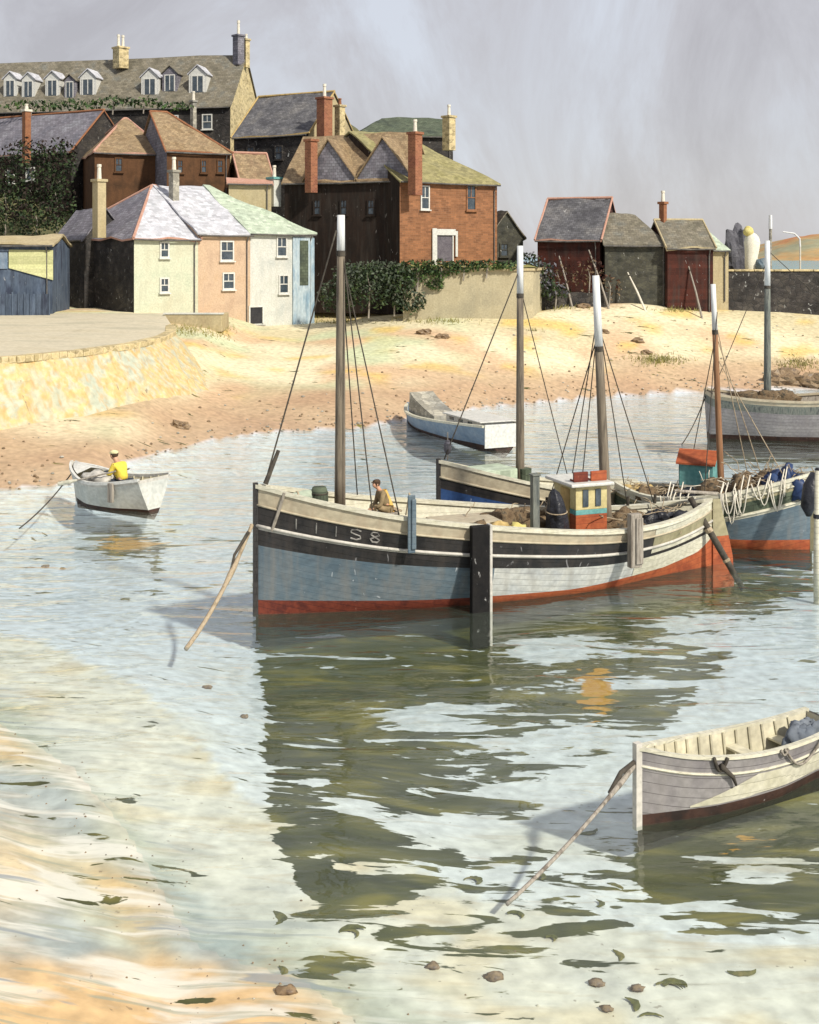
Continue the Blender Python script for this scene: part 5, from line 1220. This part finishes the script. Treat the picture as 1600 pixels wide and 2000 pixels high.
for i in range(8):
    s = .02 + .16 * i / 7; w_ = ptR(s, shr(s), 1, .05).y; rows.append([(s * LR - .2 * (1 - i / 7), -w_, shr(s) + .02), (s * LR - .2 * (1 - i / 7), 0, shr(s) + .16), (s * LR - .2 * (1 - i / 7), w_, shr(s) + .02)])
b.grid(rows); b.build('foredeck', WWH, br, smooth=True)
s = .72; e = ptR(s, shr(s), -1); b = MB(); b.box(s * LR - .12, s * LR + .12, e.y - .1, e.y + .02, .38, shr(s) + .03); b.build('rubber_pad', GTM, br, bevel=.02)
MR = wm(br)
for sd in (-1, 1):
    t = thing('oar', MR @ Vector((.56 * LR, sd * .75, 1.08)), 'wooden oar %s of the rowing boat' % ('on the near side' if sd < 0 else 'on the far side'), 'oar', 'oars of the rowing boat')
    a = MR @ Vector((.60 * LR, sd * .35, 1.35)); c = MR @ Vector((.30 * LR, sd * 1.1, 1.02)); e_ = MR @ Vector((.12 * LR, sd * 1.35, .85))
    b = MB(); b.tube([a, c], .03, 8); b.build('shaft', GTM, t, world=True); b = MB(); b.tube([c, Vector(c).lerp(e_, .4), e_], [.035, .08, .07], 8); b.build('blade', CWH, t, world=True)
line(None, 'painter_rope', MR @ Vector((-.3, 0, 1.0)), G(38, 1032), .025, .15, RPD); tag(bpy.data.objects['painter_rope'], 'thin dark rope from the bow of the rowing boat into the water', 'rope')
t = thing('canvas_sheet', MR @ Vector((.3 * LR, 0, .6)), 'grey and white canvas heaped in front of the seated person', 'canvas', rz=ar)
b = MB(); b.blob((.3, -.25, .35), (.75, .5, .28), 10, rough=.35, seed=3); b.build('cloth', WLN, t, smooth=True); b = MB(); b.blob((-.1, .15, .3), (.5, .4, .26), 9, rough=.4, seed=9); b.build('fold', NVY, t, smooth=True)

# --- P near dinghy lower right
A0p = G(1246, 1612); Zp = R(30); LP = 4.3
bp_ = thing('rowing_boat', (A0p.x, A0p.y, 0), 'large grey dinghy with an ivory inside and dark bottom in the lower right corner', 'boat', rz=Zp)
shp = lambda s: sinterp([(0, 1.24), (.2, 1.05), (.5, .90), (.8, .88), (1, .96)], s)
def rowsP(s):
    h = shp(s); return [h, h - .24, h - .30, h * .38, .17, -.02, -.35]
ptP = hull(bp_, LP, 1.15, shp, rowsP, [0, 1, 2, 2, 3, 4], [GPL, WLN, GPL, DBT, WDB], transom=.7, inner=IVC, deckm=IVC, capm=CWH, capw=.1, floor_z=.35, keel=.35, ribs=13, nst=60, bowp=.6, mid=.55, capz=.035)
for side in (-1, 1): strake(bp_, LP, ptP, lambda s: rowsP(s)[1] - .03, .02, CWH, side)
b = MB(); rows = []
for i in range(17):
    s = .5 + .5 * i / 16; rows.append([ptP(s, (shp(s) - .32) * (1 - k / 3) + .22 * k / 3, -1) + Vector((0, -.01, 0)) for k in range(4)])
for i in range(10): rows.insert(0, [ptP(.5 - .03 * (i + 1), (.23 + (shp(.5) - .55) * (1 - (i + 1) / 10)) * (1 - k / 3) + .20 * k / 3, -1) + Vector((0, -.01, 0)) for k in range(4)])
b.grid(rows); b.build('sunlit_side', CWH, bp_, smooth=True)  # sun on the stern side, painted as a paler hull colour
for s in (.33, .58, .8):
    b = MB(); w_ = ptP(s, shp(s) - .25, 1, .08).y; b.box(s * LP - .13, s * LP + .13, -w_, w_, shp(s) - .27, shp(s) - .23); b.build('thwart', IVC, bp_, bevel=.008)
b = MB(); rows = []
for i in range(6):
    s = .01 + .1 * i / 5; w_ = ptP(s, shp(s), 1, .05).y; rows.append([(s * LP, -w_, shp(s) - .03), (s * LP, 0, shp(s) + .0), (s * LP, w_, shp(s) - .03)])
b.grid(rows); b.build('breasthook', CWH, bp_)
MP = wm(bp_)
def hang(b, s0, s1, drop, r_=.022):
    pts = []
    for q in range(13):
        t_ = q / 12; s = s0 + (s1 - s0) * t_; z_ = shp(s) + .03 - drop * math.sin(math.pi * t_); p = ptP(s, min(z_, shp(s)), -1); pts.append(Vector((p.x, p.y - .05, z_)))
    b.tube(pts, r_, 6)
b = MB(); hang(b, .62, .86, .38); hang(b, .60, .64, .10); b.build('grab_rope', GTM, bp_, smooth=True)
b = MB(); hang(b, .27, .33, .22, .03); b.tube([ptP(.3, shp(.3) - .1, -1) + Vector((0, -.06, 0)), ptP(.36, shp(.36) - .3, -1) + Vector((0, -.06, 0)), ptP(.38, shp(.38) - .45, -1) + Vector((0, -.06, 0))], [.05, .035, .02], 6); b.build('rope_end', RPD, bp_, smooth=True)
heap('tarpaulin', 'blue-grey tarpaulin crumpled in the stern of the near dinghy', 'tarpaulin', MP @ Vector((LP * .86, .02, .5)), (.55, .30, .42), mk('grey tarpaulin', [(.10, .12, .15), (.17, .19, .22)], scale=2, bump=.6, bscale=5), 7, 33, cords=0, rz=Zp)
t = thing('mooring_rope', G(995, 1762), 'grey mooring rope running from the near dinghy bow down to the shallows', 'rope')
pa = MP @ Vector((-.08, 0, .98)); pc = G(990, 1766, -.03); pts = [Vector(pa).lerp(pc, i / 16) - Vector((0, 0, .10 * 4 * (i / 16) * (1 - i / 16))) for i in range(17)]
b = MB(); b.tube(pts, [.04, .045, .05, .04] + [.03] * 13, 8); b.build('strands', GTM, t, world=True, smooth=True)
b = MB(); b.tube([pts[0] + Vector((0, 0, .06)), pts[1] + Vector((-.1, -.03, .05)), pts[3] + Vector((-.05, 0, 0))], [.035, .04, .03], 8); b.build('knot', RPD, t, world=True, smooth=True)

# ------------------------------------------------------------ people
def skin_mesh(name, verts, edges, rad, mat, parent, roots=(0,), sub=2):
    me = bpy.data.meshes.new(name); me.from_pydata([tuple(v) for v in verts], edges, []); me.materials.append(mat)
    o = bpy.data.objects.new(name, me); col.objects.link(o); o.parent = parent
    sk = o.modifiers.new('skin', 'SKIN'); sk.use_smooth_shade = True
    d = me.skin_vertices[0].data if me.skin_vertices else None
    if d is None:
        me.skin_vertices.new() if hasattr(me.skin_vertices, 'new') else None
    return o, me
def make_skin(name, chains, mat, parent, sub=2):
    """chains: list of polylines [(pos, r), ...]; equal positions are welded."""
    bm = __import__('bmesh').new(); ly = bm.verts.layers.skin.verify(); idx = {}
    for ci, ch in enumerate(chains):
        prev = None
        for p, r in ch:
            k = tuple(round(q, 4) for q in p)
            if k not in idx:
                v = bm.verts.new(p); idx[k] = v; v[ly].radius = (r, r) if not isinstance(r, tuple) else r
            v = idx[k]
            if prev is not None and prev is not v and not bm.edges.get((prev, v)): bm.edges.new((prev, v))
            prev = v
    seen = set()
    for v in list(idx.values()):
        if v in seen: continue
        v[ly].use_root = True; st_ = [v]
        while st_:
            q = st_.pop()
            if q in seen: continue
            seen.add(q); st_ += [e.other_vert(q) for e in q.link_edges]
    me = bpy.data.meshes.new(name); bm.to_mesh(me); bm.free(); me.materials.append(mat)
    o = bpy.data.objects.new(name, me); col.objects.link(o); o.parent = parent
    m_ = o.modifiers.new('skin', 'SKIN'); m_.use_smooth_shade = True; m_.use_x_symmetry = False
    s_ = o.modifiers.new('subd', 'SUBSURF'); s_.levels = s_.render_levels = sub
    return o
def person(loc, rz, label, lean, head_dx, k, top, bottom, hat, hands, knees=.45, foot=(.62, -.42), crouch=0.0):
    """seated figure facing -x in its own frame; seat at z=0; k scales"""
    o = thing('person', loc, label, 'person', None, rz)
    S = lambda x, y, z: Vector((x * k, y * k, z * k))
    pel = S(0, 0, .1); ch = S(-lean * .75, 0, .46); nk = S(-lean, 0, .60); hd = S(-lean - head_dx, 0, .74); ht = S(-lean - head_dx * 1.2, 0, .83)
    body = [[(pel, .13*k), (S(-lean*.35, 0, .28), .12*k), (ch, .14*k), (nk, .055*k), (S(-lean - head_dx*.5, 0, .66), .06*k), (hd, .085*k), (ht, .06*k)]]
    body.append([(hd, .085*k), (hd + S(-.10, 0, -.005), .022*k)])                                   # nose
    body.append([(hd, .085*k), (hd + S(-.075, 0, -.075), .035*k)])                                  # chin
    arms = []; legs = []
    for sd in (-1, 1):
        sh_ = ch + S(0, sd * .17, .06); hnd = S(*hands[0 if sd < 0 else 1]); el = (sh_ + hnd) / 2 + S(.06, sd * .06, -.09)
        body.append([(ch, .14*k), (sh_, .062*k), (el, .043*k), (el.lerp(hnd, .85), .028*k), (hnd, .036*k)]); arms.append((sh_, el, hnd, sd))
        d = (hnd - el).normalized()
        for q, (off, ln) in enumerate(((-.030, .075), (-.010, .088), (.010, .082), (.030, .062))):
            b0 = hnd + d * .02 * k + Vector((0, off * k, 0)); b1 = b0 + d * ln * .55 * k; b2 = b1 + (d * .5 + Vector((0, 0, -.8))).normalized() * ln * .5 * k
            body.append([(b0, .0095*k), (b1, .009*k), (b2, .0075*k)])
        b0 = hnd + Vector((0, -sd * .03 * k, 0)); body.append([(b0, .011*k), (b0 + d * .03 * k + Vector((0, -sd * .03 * k, -.01 * k)), .010*k), (b0 + d * .06 * k + Vector((0, -sd * .028 * k, -.03 * k)), .008*k)])
        hip = S(-.02, sd * .1, .07); kn = S(-knees, sd * .13, .14 + crouch); ft = S(-foot[0], sd * .12, foot[1]); toe = ft + S(-.17, 0, -.03)
        body.append([(pel, .13*k), (hip, .085*k), (kn, .058*k), (ft, .038*k), (toe, .03*k)]); legs.append((hip, kn, ft, toe))
    bd = make_skin('body', body, SKN, o)
    tc_ = [[(S(-.01, 0, .14), .15*k), (S(-lean*.35, 0, .28), .142*k), (ch, .162*k), (nk + S(.01, 0, -.03), .075*k)]]
    for sh_, el, hnd, sd in arms: tc_.append([(ch, .162*k), (sh_, .08*k), (el, .06*k), (el.lerp(hnd, .62), .047*k)])
    make_skin('jumper', tc_, top, o)
    tr = []
    for hip, kn, ft, toe in legs: tr.append([(pel, .15*k), (hip, .105*k), (kn, .075*k), (kn.lerp(ft, .9), .056*k)])
    make_skin('trousers', tr, bottom, o)
    b = MB()
    for hip, kn, ft, toe in legs: b.blob((ft + toe) / 2 + S(0, 0, .01), (.15*k, .055*k, .05*k), 8, rough=.03)
    b.build('boots', TAR, o, smooth=True)
    for sd in (-1, 1):
        b = MB(); b.blob(hd + S(.01, sd * .085, 0), (.018*k, .012*k, .032*k), 6, rough=0); b.build('ear', SKN, bd, smooth=True)
        b = MB(); b.blob(hd + S(-.083, sd * .032, .02), (.009*k, .012*k, .009*k), 6, rough=0); b.build('eye', TAR, bd, smooth=True)
    b = MB(); b.blob(hd + S(.03, 0, .035), (.09*k, .095*k, .09*k), 9, rough=.06); b.build('hair', BRC, o, smooth=True)
    if hat:
        b = MB(); up = S(.015, 0, .075); b.blob(hd + up, (.105*k, .1*k, .06*k), 9, rough=.04); b.blob(hd + S(-.07, 0, .055), (.07*k, .075*k, .014*k), 8, rough=.02); b.build('cap', hat, o, smooth=True)
    return o
person(MR @ Vector((.62 * LR, 0, .73)), ar, 'person in a yellow jersey and pale cap sitting bent forward in the rowing boat', .26, .10, 1.5, YEL, NVY, STC, [(-.50, -.14, .26), (-.50, .14, .26)])
s = s_of(752, -.3)
person(on_boat(s, -.45, shm(s) - .02), am, 'person in an olive-brown smock and cap crouching on the deck of the nearest boat', .22, .08, 1.0, KHA, KHA, BRC, [(-.45, -.14, .12), (-.42, .14, .1)], knees=.4, foot=(.3, -.42), crouch=.05)
t = thing('crate_seat', on_boat(s, -.45, shm(s) - .45), 'low wooden box the crouching person sits on', 'box', rz=am); b = MB(); b.box(-.25, .25, -.22, .22, 0, .4); b.build('sides', GTM, t, bevel=.01); b = MB(); b.box(-.27, .27, -.24, .24, .4, .43); b.build('lid', GTM, t)
s = s_of(771, -.4); t = thing('sailcloth', on_boat(s, -.4, shm(s) - .4), 'orange-ochre sailcloth draped behind the crouching person', 'sailcloth', rz=am)
b = MB(); rows = []
for j in range(9):
    q = j / 8; rows.append([(-.28 * q + .22 * math.cos(a_) * (1 - .75 * q), .2 * math.sin(a_) * (1 - .7 * q) * (1 + .2 * math.sin(3 * a_)), 1.0 * q) for a_ in [m_ * math.pi / 8 for m_ in range(17)]])
b.grid(rows); b.build('cloth', mk('orange canvas', [(.58, .33, .08), (.64, .42, .12)], scale=3), t, smooth=True)
b = MB(); b.tube([(0, 0, .45), (.02, 0, .5)], [.2, .2], 12); b.build('tie', RPE, t)

# ------------------------------------------------------------ seaweed and stones in the shallows
sw = [(1180, 1722, .16, 'oval dark seaweed clump right of the near mooring rope'), (1070, 1665, .14, 'curled seaweed clump left of the near mooring rope'), (1205, 1660, .2, 'hooked seaweed clump under the bow of the near dinghy'), (945, 1680, .2, 'curled brown seaweed clump left of centre in the shallows'),
      (1205, 1820, .18, 'crescent ochre seaweed clump below the oval clump'), (1080, 1800, .13, 'thin seaweed sprig below the end of the near mooring rope'), (1150, 1545, .25, 'yellow-green seaweed clump in the bright patch above the rope'), (1000, 1750, .2, 'green seaweed wrapped at the lower end of the near mooring rope'),
      (570, 1760, .3, 'broad dark seaweed clump at the lower left of the painted boat reflection'), (680, 1800, .25, 'long seaweed strand trailing down left of centre'), (560, 1885, .2, 'brown seaweed strand near the bottom sandbank'), (1260, 1955, .2, 'dark seaweed tuft near the bottom edge'), (1320, 1980, .16, 'small seaweed tuft at the bottom edge'),
      (245, 1110, .2, 'broken seaweed streak under the rowing boat'), (308, 1100, .18, 'vertical seaweed streak under the stern of the rowing boat'), (1310, 1900, .25, 'spiky seaweed fringe below the near dinghy'), (1440, 1860, .25, 'spiky seaweed fringe near the right corner')]
for i, (px, py, r_, lab) in enumerate(sw):
    p = G(px, py, 0.01); r_ *= .85; rnd = random.Random(i); b = MB()
    zt_ = ground(p.x, p.y) + .015
    for k in range(1 + i % 2):
        ang = rnd.uniform(-.5, .5) + (1.0 if i % 2 else -.5); q = Vector((-r_ * rnd.uniform(.3, 1.0), rnd.uniform(-.4, .4) * r_, 0)); L_ = []; R_ = []; turn = rnd.choice((-1, 1)) * rnd.uniform(.12, .26)
        for m_ in range(13):
            t_ = m_ / 12; w_ = r_ * (.30 if k == 0 else .15) * math.sin(math.pi * min(1, t_ * 1.02 + .02)) ** .7 * (1 + .5 * nz3(t_ * 6, i, k)) + .004; n_ = Vector((-math.sin(ang), math.cos(ang), 0))
            L_.append(q + n_ * w_); R_.append(q - n_ * w_ * rnd.uniform(.7, 1.1)); q = q + Vector((math.cos(ang), math.sin(ang), 0)) * r_ * .17; ang += turn + rnd.uniform(-.12, .12)
        z_ = .004 + .005 * k; mid_ = [(a_ + c_) / 2 + Vector((0, 0, z_ + .012)) for a_, c_ in zip(L_, R_)]
        b.grid([[p_ + Vector((0, 0, z_)) for p_ in L_], mid_, [p_ + Vector((0, 0, z_)) for p_ in R_]])
    o = b.build('seaweed', WED, smooth=True); o.location = (p.x, p.y, zt_); tag(o, lab, 'seaweed', 'seaweed clumps in the shallows')
ss_ = [(90, 1050, .22, 'brown stone breaking the water below the rowing boat rope'), (123, 1053, .14, 'small brown stone right of the brown stone below the rowing boat'), (405, 1290, .17, 'brown stone beside the foot of the long mooring rope'), (478, 1340, .14, 'flat pale stone left of the dark painted boat reflection'),
       (845, 1870, .14, 'small brown stone at the edge of the bottom sandbank'), (965, 1885, .18, 'red-brown stone on the bottom sand'), (1165, 1895, .16, 'brown stone on the sand below the ochre seaweed'), (1185, 1948, .12, 'dark round stone near the bottom edge'), (1245, 1905, .14, 'brown stone left of the spiky seaweed'), (560, 1945, .2, 'dark stone by the channel at the bottom')]
for i, (px, py, r_, lab) in enumerate(ss_):
    p = G(px, py, 0.0); r_ *= .5; b = MB(); b.blob((0, 0, 0), (r_ * 1.3, r_ * .9, r_ * .55), 8, rough=.35, seed=i * 2.3)
    o = b.build('stone', STN, smooth=True); o.location = (p.x, p.y, ground(p.x, p.y) + .03); tag(o, lab, 'stone', 'stones in the shallows')

# ------------------------------------------------------------ uncountable ground cover
rnd = random.Random(12); b = MB()
for k in range(1100):
    x = rnd.uniform(-22, 34); ys = interp(YS, x); y = ys + abs(rnd.gauss(0, 1)) * rnd.choice((1.2, 6)) - .3
    if k % 3 == 0: x = rnd.uniform(-9, 9); y = interp(YF, x) + rnd.gauss(-.5, 1.6)
    z = ground(x, y)
    if y > 20 and (z < -.05 or z > 5): continue
    r_ = rnd.uniform(.04, .12) * (1 if y > 30 else .2); c = Vector((x, y, z + r_ * .2))
    q = [c + Vector((rnd.uniform(.6, 1.2) * r_ * math.cos(t_), rnd.uniform(.6, 1) * r_ * math.sin(t_), 0)) for t_ in (0, 1.05, 2.1, 3.14, 4.2, 5.2)]
    tpp = [c + (p - c) * .5 + Vector((0, 0, r_ * .55)) for p in q]; b.prism(q, tpp, k % 2, cap=True)
tag(b.build('pebbles', [STN, PTC], smooth=False), 'scattered small pebbles along the waterline and sand', 'pebbles', kind='stuff')
b = MB()
for cx, cy, sx, sy, n_ in ((1285, 705, 55, 10, 420), (1560, 712, 50, 12, 300), (350, 645, 50, 12, 260), (430, 650, 30, 20, 160), (1080, 602, 60, 4, 160), (1330, 606, 60, 4, 160), (850, 628, 80, 6, 200), (650, 628, 60, 6, 160)):
    for k in range(n_):
        p = gz(cx + rnd.gauss(0, .5) * sx, cy + rnd.gauss(0, .5) * sy); z = ground(p.x, p.y); h_ = rnd.uniform(.12, .42); a_ = rnd.uniform(0, 3.14); d = Vector((math.cos(a_), math.sin(a_), 0)) * .035; ln = Vector((rnd.gauss(0, .12), rnd.gauss(0, .1), h_))
        c = Vector((p.x, p.y, z - .03)); b.face([c - d, c + d, c + ln])
tag(b.build('marram_grass', GRS), 'tufts of dry yellow grass on the upper beach', 'grass', kind='stuff')
